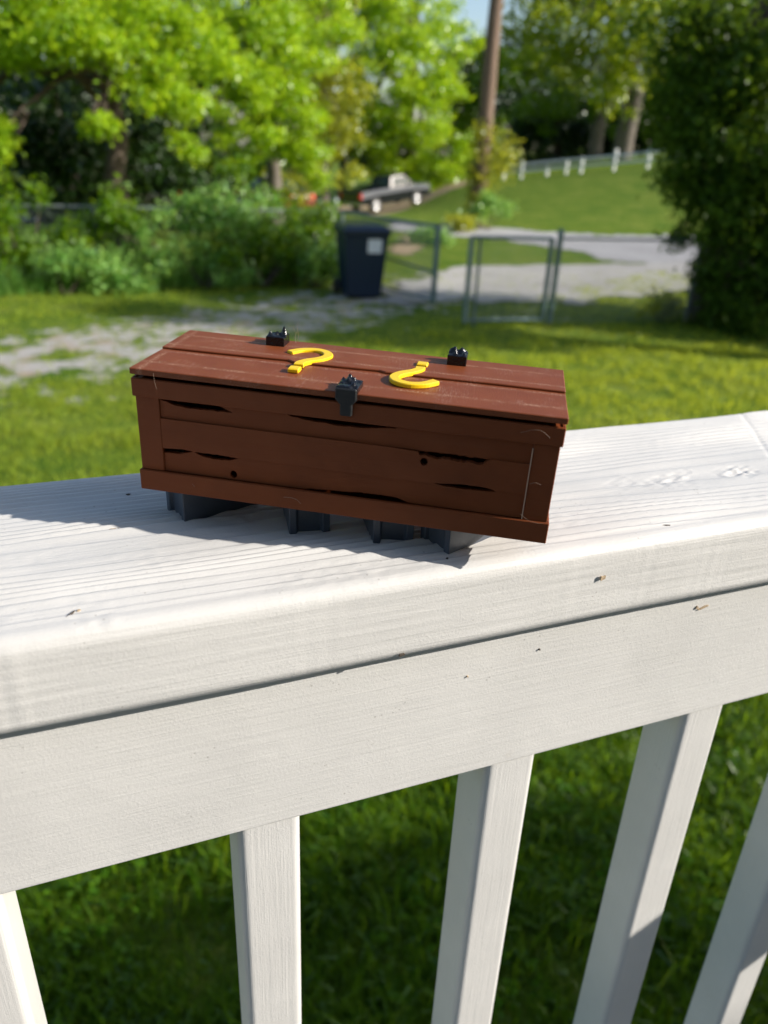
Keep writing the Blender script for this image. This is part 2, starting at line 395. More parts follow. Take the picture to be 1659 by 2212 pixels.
# ------------------------------------------------------------------ the setting: ground, road, drive
def build_ground():
    a = np.concatenate([[-900, -400, -150, -60, -30], np.arange(-18, 62, 1.0), [75, 110, 200, 500, 1100]])
    b = np.concatenate([[-900, -300, -80, -25, -8], np.arange(-3, 78, 1.0), [95, 130, 250, 600, 1400]])
    X, Y = np.meshgrid(a, b, indexing='ij'); Z = terrain(X, Y)
    P = np.stack([X, Y, Z], -1)[:, ::-1]
    o = link('ground', fix_normals(grid_mesh('ground', P)), M['lawn']); o['kind'] = 'structure'
build_ground()
def inside(poly, x, y):
    c = np.zeros_like(x, bool); n = len(poly)
    for i in range(n):
        (x0, y0), (x1, y1) = poly[i], poly[(i + 1) % n]
        t = ((y0 > y) != (y1 > y)) & (x < (x1 - x0) * (y - y0) / (y1 - y0 + 1e-12) + x0); c ^= t
    return c
def sheet(name, poly, mat, cell, lift, wob=0.25, seed=1):
    poly = np.array(poly, float); lo = poly.min(0) - 0.5; hi = poly.max(0) + 0.5
    xs = np.arange(lo[0], hi[0], cell); ys = np.arange(lo[1], hi[1], cell)
    X, Y = np.meshgrid(xs, ys, indexing='ij'); w = waves(9, 0.5, 2.8, seed)
    wx, wy = X + wob * w(X, Y), Y + wob * w(Y + 31, X)
    xc = (wx[:-1, :-1] + wx[1:, 1:]) / 2; yc = (wy[:-1, :-1] + wy[1:, 1:]) / 2
    keep = inside(poly, xc, yc)
    Z = terrain(X, Y) + lift; idx = np.arange(X.size).reshape(X.shape)
    Q = np.stack([idx[:-1, :-1], idx[1:, :-1], idx[1:, 1:], idx[:-1, 1:]], -1)[keep]
    used, inv = np.unique(Q, return_inverse=True); V = np.stack([X, Y, Z], -1).reshape(-1, 3)[used]
    me = make_mesh(name, V, [tuple(q) for q in inv.reshape(-1, 4).tolist()])
    o = link(name, me, mat); o['kind'] = 'structure'; return o
g2 = lambda *p: [tuple(ground_at(*q)[:2]) for q in p]
sheet('road', g2((828, 479), (1000, 490), (1240, 508), (1480, 516)) + [(24, 20), (40, 21), (40, 14), (20, 14.6)] + g2((1330, 568), (1262, 545), (1100, 521), (850, 498)), M['asphalt'], 0.16, 0.010, 0.15, 3)
sheet('driveway', [(40, 16), (40, 10), (16, 11.4)] + g2((1540, 614), (1400, 640), (1200, 655), (1000, 652), (850, 655), (800, 640), (900, 600), (1000, 577), (1300, 572)), M['gravel'], 0.10, 0.020, 0.18, 5)
def pts_on(*s): return [tuple(spot(p, d)[:2]) for p, d in s]
sheet('dirt_drive', pts_on((700, 40), (760, 36), (840, 44), (1000, 50), (1060, 62), (930, 64), (800, 56), (700, 50)), M['dirt'], 0.3, 0.02, 0.3, 8)
sheet('street', [(-26, 21.5), (-4, 23), (5.5, 25.5), (7.5, 30), (4, 31), (-6, 27.5), (-26, 26)], M['gravel'], 0.3, 0.012, 0.25, 9)
sheet('bare_earth', g2((845, 545), (870, 508), (900, 512), (925, 520), (910, 540), (870, 552)), M['dirt'], 0.09, 0.016, 0.12, 11)

# the deck we stand on (throws the shade on the grass below the rail)
dk = thing('deck', 'timber porch deck with grey boards below the white railing', 'deck', Matrix.Translation((0, 0, 0)))
for i in range(33):
    y0 = -4.612 + i * 0.142
    boxes('board', [((-2.6, y0, CZ - 0.985), (0.98, y0 + 0.137, CZ - 0.95))], M['deck'], dk, 0.003)
boxes('rim_joist', [((-2.6, 0.075, CZ - 1.18), (0.98, 0.110, CZ - 0.987))], M['deck'], dk, 0.003)
boxes('skirt', [((-2.6, 0.050, 0.0), (0.98, 0.072, CZ - 1.0))], M['deck'], dk)
# the house behind the porch: its eaves throw the shade that lies on the near grass
M['siding'] = simple('cream_siding', (0.52, 0.48, 0.42), 0.9, None, 0.1, 5)
def build_house():
    t = thing('house', 'cream sided house standing behind the porch, out of the picture', 'house', Matrix.Translation((0, 0, 0)))
    x0, x1, y0, y1, ze = -9.0, 11.7, -14.0, -5.2, 5.95
    for i in range(28):
        z = 0.02 + i * 0.205; boxes('siding_board', [((x0, y1 - 0.1, z), (x1, y1 - 0.002 * (i % 2), z + 0.2))], M['siding'], t)
    boxes('wall', [((x0, y0, 0), (x1, y1 - 0.11, ze - 0.12))], M['siding'], t)
    prism('roof', [(y1 + 0.45, ze), (y1 + 0.45, ze + 0.14), ((y0 + y1) / 2, ze + 2.0), (y0 - 0.45, ze + 0.14), (y0 - 0.45, ze)], x0 - 0.4, x1 + 0.4, M['asphalt'], t, 0)
    for x in (-4.0, 3.0, 7.0):
        w = boxes('window', [((x, y1 + 0.003, 1.6), (x + 1.1, y1 + 0.02, 3.0))], M['glass'], t)
        boxes('frame', [((x - 0.07, y1 + 0.001, 1.53), (x - 0.001, y1 + 0.05, 3.07)), ((x + 1.101, y1 + 0.001, 1.53), (x + 1.17, y1 + 0.05, 3.07)), ((x, y1 + 0.001, 3.001), (x + 1.1, y1 + 0.05, 3.07)), ((x, y1 + 0.001, 1.53), (x + 1.1, y1 + 0.05, 1.599))], M['fence_white'], w)
build_house()
# ------------------------------------------------------------------ white railing
rail = thing('deck_railing', 'white painted wooden porch railing with broad rounded top board', 'railing', Matrix.Translation((0, 0, 0)))
def build_cap():
    xs = np.concatenate([[-2.6, -1.2, -0.5], np.arange(-0.20, 0.80, 0.0015), [0.86, 0.972]])
    W, T, r = 0.140, 0.038, 0.0065
    prof = []                                            # (y, z, ny, nz, kind)
    for t in np.linspace(-T + 0.004, -r, 26): prof.append((0, t, -1, 0))
    for a in np.linspace(0, math.pi / 2, 16)[1:-1]: prof.append((r - r * math.cos(a), -r + r * math.sin(a), -math.cos(a), math.sin(a)))
    for y in np.linspace(r, W - 0.007, 230): prof.append((y, 0, 0, 1))
    for a in np.linspace(0, math.pi / 2, 8)[1:-1]: prof.append((W - 0.007 + 0.007 * math.sin(a), -0.007 + 0.007 * math.cos(a), math.sin(a), math.cos(a)))
    prof += [(W, -0.007, 1, 0), (W, -T + 0.004, 1, 0), (W - 0.004, -T, 0, -1), (0.004, -T, 0, -1), (0.001, -T + 0.001, -0.7, -0.7)]
    pr = np.array(prof); Y0, Z0, NY, NZ = pr.T
    X = xs[:, None]; Yp = Y0[None, :]; Zp = Z0[None, :]
    s = Yp + 0 * X; s2 = s - np.where(NZ[None, :] < 0.99, Zp, 0)       # unrolled coordinate
    wa = waves(7, 0.10, 0.5, 21); wb = waves(10, 0.012, 0.05, 22); wc = waves(14, 0.0025, 0.009, 23); wd = waves(6, 0.05, 0.2, 24)
    bend = 0.020 * X + 0.0016 * wa(X, Yp * 2) - 0.018 * np.exp(-((X - 0.36) / 0.16) ** 2) * np.exp(-((Yp - 0.02) / 0.045) ** 2)
    q = Yp - bend + 0.0005 * wd(X * 0.5, Yp * 6)
    # uneven ring spacing
    ph = q / 0.0050 + 0.9 * np.sin(q / 0.017) + 0.5 * np.sin(q / 0.0071 + 1.0)
    f = ph - np.floor(ph); ridge = np.where(f < 0.88, 0.5 - 0.5 * np.cos(f / 0.88 * math.pi), 0.5 + 0.5 * np.cos((f - 0.88) / 0.12 * math.pi))
    amp = 0.00135 * (0.75 + 0.45 * wd(X, Yp * 3)).clip(0.55, 1.4)
    top = (NZ[None, :] > 0.99) * np.clip((Yp - r) / 0.004, 0, 1) + (NZ[None, :] <= 0.99) * 0.0
    crust = wc(X * 0.6, Yp) * wb(X * 0.4, Yp).clip(0, 3) * 0.00022
    mask = np.clip(wa(X + 3, Yp * 3) * 1.2, 0, 1.5)
    d = ridge * amp * top + crust * (0.25 + mask) + 0.00009 * wb(X * 0.12, s2)
    front = (NY[None, :] < -0.5)
    d = d + front * (0.00007 * waves(8, 0.0018, 0.006, 31)(X * 0.03, Zp) )
    seam = np.abs((X - 0.315) * 0.148 - Yp * 0.097) / 0.177
    d = d - (NZ[None, :] > 0.5) * 0.00045 * np.exp(-(seam / 0.0011) ** 2)
    d = d * ((X > -0.3) & (X < 0.9))
    wob = 0.0003 * waves(4, 0.15, 0.5, 77)(X, X * 0)      # the rounded arris is not perfectly straight
    P = np.stack([X + 0 * Yp, Yp + NY * d + wob * (NY < -0.2), Zp + NZ * d + CZ], -1)
    return link('cap_board', fix_normals(grid_mesh('cap_board', P, closed_v=True)), M['paint_x'], rail)
build_cap()
def rounded_bar(name, x0, x1, y0, y1, z0, z1, r, axis, mat, parent, seg=7):
    """bar along axis (0=x, 2=z) with rounded long edges"""
    if axis == 2: a0, a1, b0, b1, t0, t1 = x0, x1, y0, y1, z0, z1
    else: a0, a1, b0, b1, t0, t1 = y0, y1, z0, z1, x0, x1
    pts = []
    for ca, cb, st in ((a0 + r, b0 + r, math.pi), (a1 - r, b0 + r, 1.5 * math.pi), (a1 - r, b1 - r, 0), (a0 + r, b1 - r, 0.5 * math.pi)):
        for k in range(seg + 1):
            th = st + k / seg * math.pi / 2; pts.append((ca + r * math.cos(th), cb + r * math.sin(th)))
    n = len(pts); V, F = [], []
    for t in (t0, t1):
        for a, b in pts: V.append((a, b, t) if axis == 2 else (t, a, b))
    for i in range(n): F.append((i, (i + 1) % n, n + (i + 1) % n, n + i))
    F += [tuple(range(n))[::-1], tuple(range(n, 2 * n))]
    me = fix_normals(make_mesh(name, V, F))
    
    o = link(name, me, mat, parent); return o
rounded_bar('top_rail', -2.6, 0.94, 0.012, 0.045, CZ - 0.1243, CZ - 0.0382, 0.0012, 0, M['paint_x'], rail)
rounded_bar('bottom_rail', -2.6, 0.94, 0.012, 0.045, CZ - 0.90, CZ - 0.83, 0.002, 0, M['paint_x'], rail)
bal0 = None
for k in range(-14, 7):
    x = 0.0372 + 0.1236 * k
    if bal0 is None:
        bal0 = rounded_bar('baluster', -0.0145, 0.0145, 0.0128, 0.0425, CZ - 0.83, CZ - 0.1245, 0.0042, 2, M['paint_z'], rail); o = bal0
    else: o = bal0.copy(); COL.objects.link(o)
    o.location = (x + 0.0145, random.Random(k).uniform(-0.0003, 0.0003), 0)
boxes('post', [((-2.5, -0.080, CZ - 1.9), (-2.41, 0.010, CZ - 0.0385))], M['paint_z'], rail, 0.004)
# the return of the railing towards the house, just outside the picture
side = thing('side_railing', 'white painted return railing at the right end of the porch', 'railing', Matrix.Translation((0, 0, 0)))
boxes('cap_board', [((0.833, -4.6, CZ - 0.038), (0.972, -0.002, CZ))], M['paint_z'], side, 0.006)
boxes('top_rail', [((0.885, -4.6, CZ - 0.124), (0.918, 0.010, CZ - 0.0382))], M['paint_z'], side, 0.001)
boxes('bottom_rail', [((0.885, -4.6, CZ - 0.90), (0.918, 0.010, CZ - 0.83))], M['paint_z'], side, 0.001)
for k in range(36):
    o = bal0.copy(); COL.objects.link(o); o.parent = side; o.location = (0.901, -0.13 - 0.1236 * k, 0)
boxes('post', [((0.95, -0.045, 0), (1.04, 0.045, CZ - 0.0385))], M['paint_z'], side, 0.004)
# bits of dirt and chipped paint on the boards
def chip(x, y, z, ln, wd, ang, face, mat, seed):
    r = random.Random(seed); n = 9; pts = []
    for i in range(n):
        a = 2 * math.pi * i / n; k = r.uniform(0.55, 1.1); px, py = ln * k * math.cos(a), wd * k * math.sin(a)
        pts.append((px * math.cos(ang) - py * math.sin(ang), px * math.sin(ang) + py * math.cos(ang)))
    V = []
    for h in (0.00075, 0.0):
        for a, b in pts: V.append((x + a, y + b, z + h) if face == 'top' else (x + a, y - h, z + b))
    F = [tuple(range(n)), tuple(range(2 * n - 1, n - 1, -1))] + [(i, n + i, n + (i + 1) % n, (i + 1) % n) for i in range(n)]
    link('paint_chip', fix_normals(make_mesh('paint_chip', V, F)), mat, rail)
M['chip_tan'] = simple('bare_wood', (0.36, 0.27, 0.17), 0.8, None, 0.5, 900); M['chip_dark'] = simple('dark_dirt', (0.07, 0.055, 0.04), 0.8)
chip(0.002, 0.0736, CZ, 0.0022, 0.0011, 0.3, 'top', M['chip_tan'], 1); chip(0.0045, 0.0745, CZ, 0.0012, 0.0006, 0.8, 'top', M['chip_tan'], 2)
chip(-0.0154, 0.0110, CZ, 0.0030, 0.0003, 0.9, 'top', M['chip_dark'], 3); chip(-0.0130, 0.0125, CZ, 0.0009, 0.0005, 0.3, 'top', M['chip_tan'], 4)
chip(0.2300, 0.0100, CZ, 0.0034, 0.0005, -0.35, 'top', M['chip_dark'], 5); chip(0.2360, 0.0085, CZ, 0.0026, 0.0004, -0.3, 'top', M['chip_dark'], 6); chip(0.1270, 0.0090, CZ, 0.0008, 0.0007, 0.2, 'top', M['chip_dark'], 7)
chip(0.1988, -0.0002, CZ - 0.0156, 0.0018, 0.0012, 0.1, 'front', M['chip_tan'], 8); chip(0.1050, -0.0002, CZ - 0.0355, 0.0018, 0.0007, 0.1, 'front', M['chip_dark'], 9)
chip(0.2758, 0.0120, CZ - 0.0528, 0.0036, 0.0006, 0.25, 'front', M['chip_tan'], 10); chip(0.2715, 0.0120, CZ - 0.0522, 0.0009, 0.0010, 0.2, 'front', M['chip_tan'], 11)
chip(0.1804, 0.0120, CZ - 0.0577, 0.0006, 0.0005, 0.2, 'front', M['chip_dark'], 12); chip(0.1438, 0.0120, CZ - 0.0646, 0.0005, 0.0005, 0.2, 'front', M['chip_tan'], 13)
chip(0.006, 0.115, CZ, 0.0028, 0.0005, 0.1, 'top', M['chip_tan'], 14); chip(0.0105, 0.1085, CZ, 0.0010, 0.0006, 0.1, 'top', M['chip_dark'], 15)

# ------------------------------------------------------------------ brown model crate
def rot3(yaw, tilt, rl):
    cy, sy = math.cos(yaw), math.sin(yaw); ct, st = math.cos(tilt), math.sin(tilt); cr, sr = math.cos(rl), math.sin(rl)
    return Matrix(((cy, -sy, 0), (sy, cy, 0), (0, 0, 1))) @ Matrix(((ct, 0, -st), (0, 1, 0), (st, 0, ct))) @ Matrix(((1, 0, 0), (0, cr, -sr), (0, sr, cr)))
CM = Matrix.Translation((0.0153, 0.0729, CZ + 0.018)) @ rot3(-0.5438, -0.0252, 0.036).to_4x4()
crate = thing('model_crate', 'brown plastic model crate with yellow question marks and black hinges on its lid', 'crate', CM)
mm = 0.001
L, D, HB = 166.0, 57.0, 48.3
def q(*p): return [(a * mm, b * mm) for a, b in p]
# side, back and floor panels
boxes('side_panel', [((0.0012, 0.0012, 0.0006), (0.0032, 0.0558, 0.0475))], M['brown'], crate)
boxes('side_panel', [((0.1628, 0.0012, 0.0006), (0.1648, 0.0558, 0.0475))], M['brown'], crate)
boxes('back_panel', [((0.0033, 0.0538, 0.0006), (0.1627, 0.0557, 0.0475))], M['brown'], crate)
boxes('floor_panel', [((0.0033, 0.0036, 0.0006), (0.1627, 0.0537, 0.0026))], M['brown'], crate)
# trim frames run round the top and foot
def frame_ring(name, z0, z1, out):
    o = out * mm
    boxes(name, [((-o, -o, z0 * mm), (L * mm + o, 1.15 * mm, z1 * mm - 0.0002 * (z1 > 40)))], M['brown'], crate, 0.0003)
    boxes(name, [((-o, 1.2 * mm, z0 * mm), (1.1 * mm, (D - 1.2) * mm, z1 * mm))], M['brown'], crate, 0.0003)
    boxes(name, [(((L - 1.1) * mm, 1.2 * mm, z0 * mm), (L * mm + o, (D - 1.2) * mm, z1 * mm))], M['brown'], crate, 0.0003)
    boxes(name, [((-o, (D - 1.15) * mm, z0 * mm), (L * mm + o, D * mm + o, z1 * mm))], M['brown'], crate, 0.0003)
frame_ring('top_trim', 40.4, 48.0, 0.35)
frame_ring('foot_trim', 0.0, 8.9, 0.35)
prism('corner_stile', q((0.5, 8.95), (10.2, 8.95), (10.2, 40.35), (0.5, 40.35)), 0.0006, 0.0031, M['brown'], crate, 1, 0.00025)
prism('corner_stile', q((156.0, 8.95), (165.5, 8.95), (165.5, 40.35), (156.0, 40.35)), 0.0005, 0.0031, M['brown'], crate, 1, 0.00025)
for x0, x1 in ((-0.0, 0.0), ):
    for (yy0, yy1) in ((0.0006, 0.0100), (0.0470, 0.0564)):
        pass
def jag(pts, seed, a=0.16, step=0.9):
    """subdivide a broken edge and roughen it"""
    r = random.Random(seed); out = []
    for (x0, y0), (x1, y1) in zip(pts[:-1], pts[1:]):
        n = max(1, int(abs(x1 - x0) / step))
        for i in range(n):
            t = i / n; out.append((x0 + (x1 - x0) * t, y0 + (y1 - y0) * t + (r.uniform(-1.9 * a, 1.9 * a) if i else 0)))
    out.append(pts[-1]); return out
# top plank: upper edge has two splits below the trim
up1 = [(10.3, 39.8)] + jag([(10.6, 39.7), (15.9, 38.0), (21.8, 37.3), (30.7, 37.5), (40.1, 37.7)], 1, 0.08) + [(41.0, 40.35), (60.0, 40.35)] + \
    jag([(60.6, 39.8), (69.3, 38.4), (83.8, 37.7), (94.5, 38.2), (104.5, 39.4)], 2, 0.10) + [(105.6, 40.35), (155.9, 40.35)]
lo1 = [(155.9, 32.0)] + [(140.2, 31.8)] + jag([(140.0, 31.75), (132, 31.7), (124, 31.8), (114.1, 31.6)], 3, 0.18) + [(113.0, 31.9), (10.3, 32.05)]
prism('front_plank', q(*(up1 + lo1)), 0.0013, 0.0031, M['brown'], crate, 1)
# splinters that stay on the trim
prism('splinter', q(*([(34.0, 40.38), (36.1, 39.5), (38.5, 38.5), (40.6, 37.8), (42.0, 40.38)])), 0.0011, 0.0030, M['brown'], crate, 1)
prism('splinter', q(*([(12.0, 40.38)] + jag([(14.0, 40.1), (20.0, 39.9), (28.0, 40.1), (33.0, 40.2)], 6, 0.12, 0.8) + [(34.0, 40.38)])), 0.0011, 0.0028, M['brown'], crate, 1)
def holed_plank(poly, c, r, y0, y1):
    """plank with a round knot hole: polygon bridged to the circle"""
    n = 18; circ = [(c[0] + r * math.cos(2 * math.pi * i / n), c[1] + r * 1.15 * math.sin(2 * math.pi * i / n)) for i in range(n)]
    k = min(range(len(poly)), key=lambda i: (poly[i][0] - c[0]) ** 2 + (poly[i][1] - c[1]) ** 2)
    j = min(range(n), key=lambda i: (poly[k][0] - circ[i][0]) ** 2 + (poly[k][1] - circ[i][1]) ** 2)
    hole = [circ[(j - i) % n] for i in range(n + 1)]
    p = poly[:k + 1] + [(a + 0.002, b) for a, b in hole] + [(poly[k][0] + 0.004, poly[k][1])] + poly[k + 1:]
    return prism('front_plank', q(*p), y0, y1, M['brown'], crate, 1)
# middle plank stands a little proud; its upper edge is broken on the right
up2 = [(10.3, 31.95), (60.0, 31.95), (102.0, 31.85)] + jag([(113.6, 31.4), (114.2, 30.1), (116.5, 30.4), (119.6, 29.5), (124.2, 29.6), (130, 29.6), (135.7, 29.2), (138.5, 29.5), (140.2, 31.2)], 4, 0.22, 0.8) + [(141.0, 31.9), (155.95, 31.95)]
lo2 = [(155.95, 19.5), (145.0, 19.3)] + jag([(144.4, 19.2), (142.0, 19.9), (139.1, 20.2), (130.3, 20.2), (121.0, 19.3)], 5, 0.07) + [(120, 19.0), (60, 19.0), (44, 18.9)] + \
    jag([(43.0, 18.95), (32.9, 19.5), (23.6, 19.2)], 7, 0.10) + [(22.6, 19.5), (18.8, 19.8), (10.3, 19.2)]
holed_plank(up2[::-1] + lo2[::-1], (116.2, 27.6), 1.45, 0.0006, 0.0031)
# lowest plank
up3 = [(10.3, 17.0)] + jag([(10.35, 17.0), (17.5, 17.3), (20.0, 18.0), (22.4, 18.9)], 8, 0.08) + [(23.4, 18.85)] + jag([(24.2, 18.4), (26.7, 17.4), (32.7, 16.8), (37.6, 17.1), (41.3, 18.2), (43.2, 18.75)], 9, 0.08) + \
    [(44.0, 18.82), (120.0, 18.9)] + jag([(121.0, 18.8), (124.7, 18.2), (133.5, 17.9), (144.0, 18.4)], 10, 0.07) + [(145.2, 19.2), (155.9, 19.35)]
lo3 = [(155.9, 9.0), (112.5, 9.0)] + jag([(111.0, 9.2), (106.2, 10.7), (98.2, 10.9), (89.0, 10.5), (80.0, 10.0), (70.0, 9.2)], 11, 0.10) + [(69.0, 9.0), (10.3, 9.0)]
holed_plank(up3[::-1] + lo3[::-1], (39.6, 11.2), 1.5, 0.0014, 0.0031)
# pale line of stretched plastic down the inner edge of the right stile
boxes('seam_edge', [((0.15560, 0.0001, 0.0092), (0.15598, 0.0006, 0.0385))], M['seam'], crate)
# lid
lid = link('lid', None, None, crate)
bpy.data.objects.remove(lid)
V, F = [], []
box(V, F, (0.0060, 0.0060, 0.0470), (0.1600, 0.0510, 0.0494))
lid = link('lid', fix_normals(make_mesh('lid', V, F)), M['brown'], crate)
split = [(0.0, 28.2), (20, 28.4), (38.7, 29.0), (54.0, 29.6), (57.0, 27.6), (75, 28.2), (92.0, 29.0), (95.0, 27.4), (117, 28.0), (140, 28.4), (166.2, 28.2)]
prism('lid_plank', q(*([(-0.5, -0.5), (166.6, -0.5)] + [(a, b - 0.15) for a, b in split[::-1]])), 0.0493, 0.0518, M['brown_top'], lid, 2, 0.0003)
prism('lid_plank', q(*([(a, b) for a, b in split] + [(166.1, 57.3), (-0.2, 57.3)])), 0.0493, 0.0527, M['brown_top'], lid, 2, 0.0003)
TOPF, TOPB = 0.0517, 0.0526
# yellow question marks: flat strokes with real thickness
def stroke(name, centre, widths, z0, z1, ends=None):
    c = np.array(centre) * mm; w = np.array(widths) * mm / 2
    # resample smoothly
    t = np.linspace(0, len(c) - 1, 40); i0 = np.clip(np.floor(t).astype(int), 0, len(c) - 2); f = t - i0
    def cr(A):
        A = np.asarray(A); Pm = A[np.clip(i0 - 1, 0, None)]; P0 = A[i0]; P1 = A[i0 + 1]; P2 = A[np.clip(i0 + 2, None, len(A) - 1)]
        ff = f[:, None] if A.ndim > 1 else f
        return 0.5 * ((2 * P0) + (-Pm + P1) * ff + (2 * Pm - 5 * P0 + 4 * P1 - P2) * ff ** 2 + (-Pm + 3 * P0 - 3 * P1 + P2) * ff ** 3)
    p = cr(c); ww = cr(w); T = np.gradient(p, axis=0); T /= np.linalg.norm(T, axis=1)[:, None]; N = np.stack([-T[:, 1], T[:, 0]], 1)
    Lf = p + N * ww[:, None]; Rt = p - N * ww[:, None]
    poly = [tuple(a) for a in Lf] + [tuple(a) for a in Rt[::-1]]
    return poly
def question(label, flip, ox, oy):
    cen = [(-9.2, 9.5), (-5.0, 14.6), (0.6, 16.6), (5.6, 14.6), (7.6, 10.0), (5.8, 4.8), (1.6, 0.4), (-0.6, -3.4), (-0.6, -6.4)]
    wid = [3.8, 3.5, 3.6, 3.8, 4.0, 3.9, 3.8, 3.9, 4.2]
    s = -1 if flip else 1
    pl = stroke('q', [(ox + s * a * 0.98, oy + s * b * 1.0) for a, b in cen], wid, 0, 0)
    root = prism('question_mark', pl, 0.0519, 0.0537, M['yellow'], lid, 2, 0.0003)
    root['label'] = label
    dx, dy = ox + s * -0.8, oy + s * -11.5
    prism('dot', q((dx - 2.3, dy - 2.3), (dx + 2.3, dy - 2.3), (dx + 2.3, dy + 2.3), (dx - 2.3, dy + 2.3)), 0.0519, 0.0537, M['yellow'], lid, 2, 0.0004)
    return root
question('yellow question mark facing the viewer', False, 61.2, 28.4)
question('yellow question mark turned upside down', True, 107.2, 30.4)
# black hinges with lumpy, stringy tops
def lumpy(name, lo, hi, seed, parent, amp=0.0011, fill=True):
    r = np.random.default_rng(seed); nx, ny = 26, 26
    x = np.linspace(lo[0], hi[0], nx); y = np.linspace(lo[1], hi[1], ny); X, Y = np.meshgrid(x, y, indexing='ij')
    Z = np.full_like(X, hi[2])
    for _ in range(20):
        cx, cy = r.uniform(lo[0] + .0008, hi[0] - .0008), r.uniform(lo[1] + .0008, hi[1] - .0008); s = r.uniform(0.0004, 0.0009); h = r.uniform(-1.0, 1.5) * amp
        Z += h * np.exp(-((X - cx) ** 2 + (Y - cy) ** 2) / (2 * s * s))
    edge = np.minimum(np.minimum(X - lo[0], hi[0] - X), np.minimum(Y - lo[1], hi[1] - Y)); Z -= 0.0006 * np.exp(-edge / 0.0004)
    top = grid_mesh('t', np.stack([X, Y, Z], -1))
    P = np.stack([X, Y, Z], -1); border = [P[i, 0] for i in range(nx)] + [P[-1, j] for j in range(1, ny)] + [P[i, -1] for i in range(nx - 2, -1, -1)] + [P[0, j] for j in range(ny - 2, 0, -1)]
    b = np.array(border); bot = b.copy(); bot[:, 2] = lo[2]
    side = grid_mesh('s', np.stack([b, bot], 0), closed_v=True, smooth=False)
    return link(name, fix_normals(join_meshes(name, [top, side])), M['black'], parent)
h1 = lumpy('hinge', (0.0392, 0.0462, 0.0528), (0.0472, 0.0545, 0.0570), 3, lid, 0.0012)
h2 = lumpy('hinge', (0.1176, 0.0464, 0.0528), (0.1256, 0.0545, 0.0572), 9, lid, 0.0011)
lt = lumpy('latch', (0.0814, -0.0014, 0.0519), (0.0897, 0.0088, 0.0545), 5, lid, 0.0010)
prism('hasp', q((81.4, 53.8), (81.4, 49.4), (83.3, 47.4), (83.4, 43.6), (83.8, 43.1), (87.6, 43.1), (88.0, 43.6), (88.0, 47.6), (89.5, 49.4), (89.5, 53.8)), -0.0022, -0.0004, M['black_matt'], crate, 1, 0.0004)
# stray threads left by the printer
def thread(pts, r=0.00011):
    p = np.array(pts) * mm; t = np.linspace(0, len(p) - 1, 24); pp = np.stack([np.interp(t, range(len(p)), p[:, k]) for k in range(3)], 1)
    k = np.ones(5) / 5; pp = np.stack([np.convolve(np.pad(pp[:, j], 2, 'edge'), k, 'valid') for j in range(3)], 1)
    link('printer_thread', tube_mesh('printer_thread', pp, r * 0.42, 5), M['thread'], crate)
thread([(61, -0.8, 5.2), (64, -1.0, 5.6), (67, -0.9, 4.9), (68.6, -1.0, 3.2)], 0.00016)
thread([(22.5, -0.6, 5.6), (23.4, -0.9, 4.6), (23.2, -0.6, 4.2)], 0.00016)
thread([(150, -0.6, 44.2), (155, -1.2, 46.4), (158, -1.0, 46.2), (161.5, -0.7, 43.6)])
thread([(154.5, -0.9, 12.2), (158, -1.2, 9.6), (163, -1.0, 8.6), (166.2, -0.8, 10.6)], 0.00008)
thread([(156.5, -0.2, 24.4), (158.5, -0.9, 25.6), (161.0, -0.7, 24.8)])
thread([(9.6, -0.9, 51), (10.0, -1.2, 47.5), (10.6, -1.1, 44.5)], 0.0001)
thread([(50.5, 55.5, 53), (51.2, 55.0, 56.5), (50.4, 54.5, 60.5), (52.0, 54.0, 63.0)], 0.00013)
thread([(52.0, 48.5, 54), (50.8, 50.0, 57.0), (52.2, 50.5, 59.0), (51.0, 50.0, 58.2), (49.4, 52.0, 60.8)], 0.00013)
r_ = random.Random(4)
for i in range(26):                                       # frayed bits along the lid seams
    x = r_.choice([r_.uniform(1, 30), r_.uniform(1, 165), r_.uniform(55, 120)]); y = r_.choice([9.5, 25.5, 33.5, 48.5]) + r_.uniform(-1, 1); z = 51.7 if y < 28 else 52.6
    thread([(x, y, z), (x + r_.uniform(-1.0, 1.0), y + r_.uniform(-.8, .8), z + r_.uniform(0.3, 1.0)), (x + r_.uniform(-1.5, 1.5), y + r_.uniform(-1, 1), z + r_.uniform(0.0, 0.8))], 0.00007)

# four small hollow blocks carry the crate
def block(u, v, ang, label, top):
    w, l, h, e, t = 17.3, 37.0, top, 3.0, 1.1
    poly = [(0, 0), (e, 0), (e + 0.9, t * 1.6), (w - e - 0.9, t * 1.6), (w - e, 0), (w, 0), (w, l), (w - e, l), (w - e - 0.9, l - 1.6 * t), (e + 0.9, l - 1.6 * t), (e, l), (0, l)]
    o = prism('hollow_block', q(*poly), 0, h * mm, M['block'], None, 2, 0.0003)
    b = CM @ Vector((u * mm, v * mm, 0)); yaw = -0.5438 + R(ang)
    o.matrix_world = Matrix.Translation((b.x, b.y, CZ + 0.0004)) @ Matrix.Rotation(yaw, 4, 'Z')
    tag(o, label, 'block', 'small slate grey blocks under the crate')
block(1.6, 17.2, -40.5, 'small dark grey plastic block under the left end of the brown crate', 17.2)
block(61.0, 7.6, 23.5, 'small grey block left of centre under the brown crate, below the latch side', 15.6)
block(97.0, 7.6, 21.5, 'small grey block right of centre under the brown crate', 14.7)
block(115.4, 17.4, -39.5, 'small grey block nearest the right end of the crate, its side catching sun', 14.0)

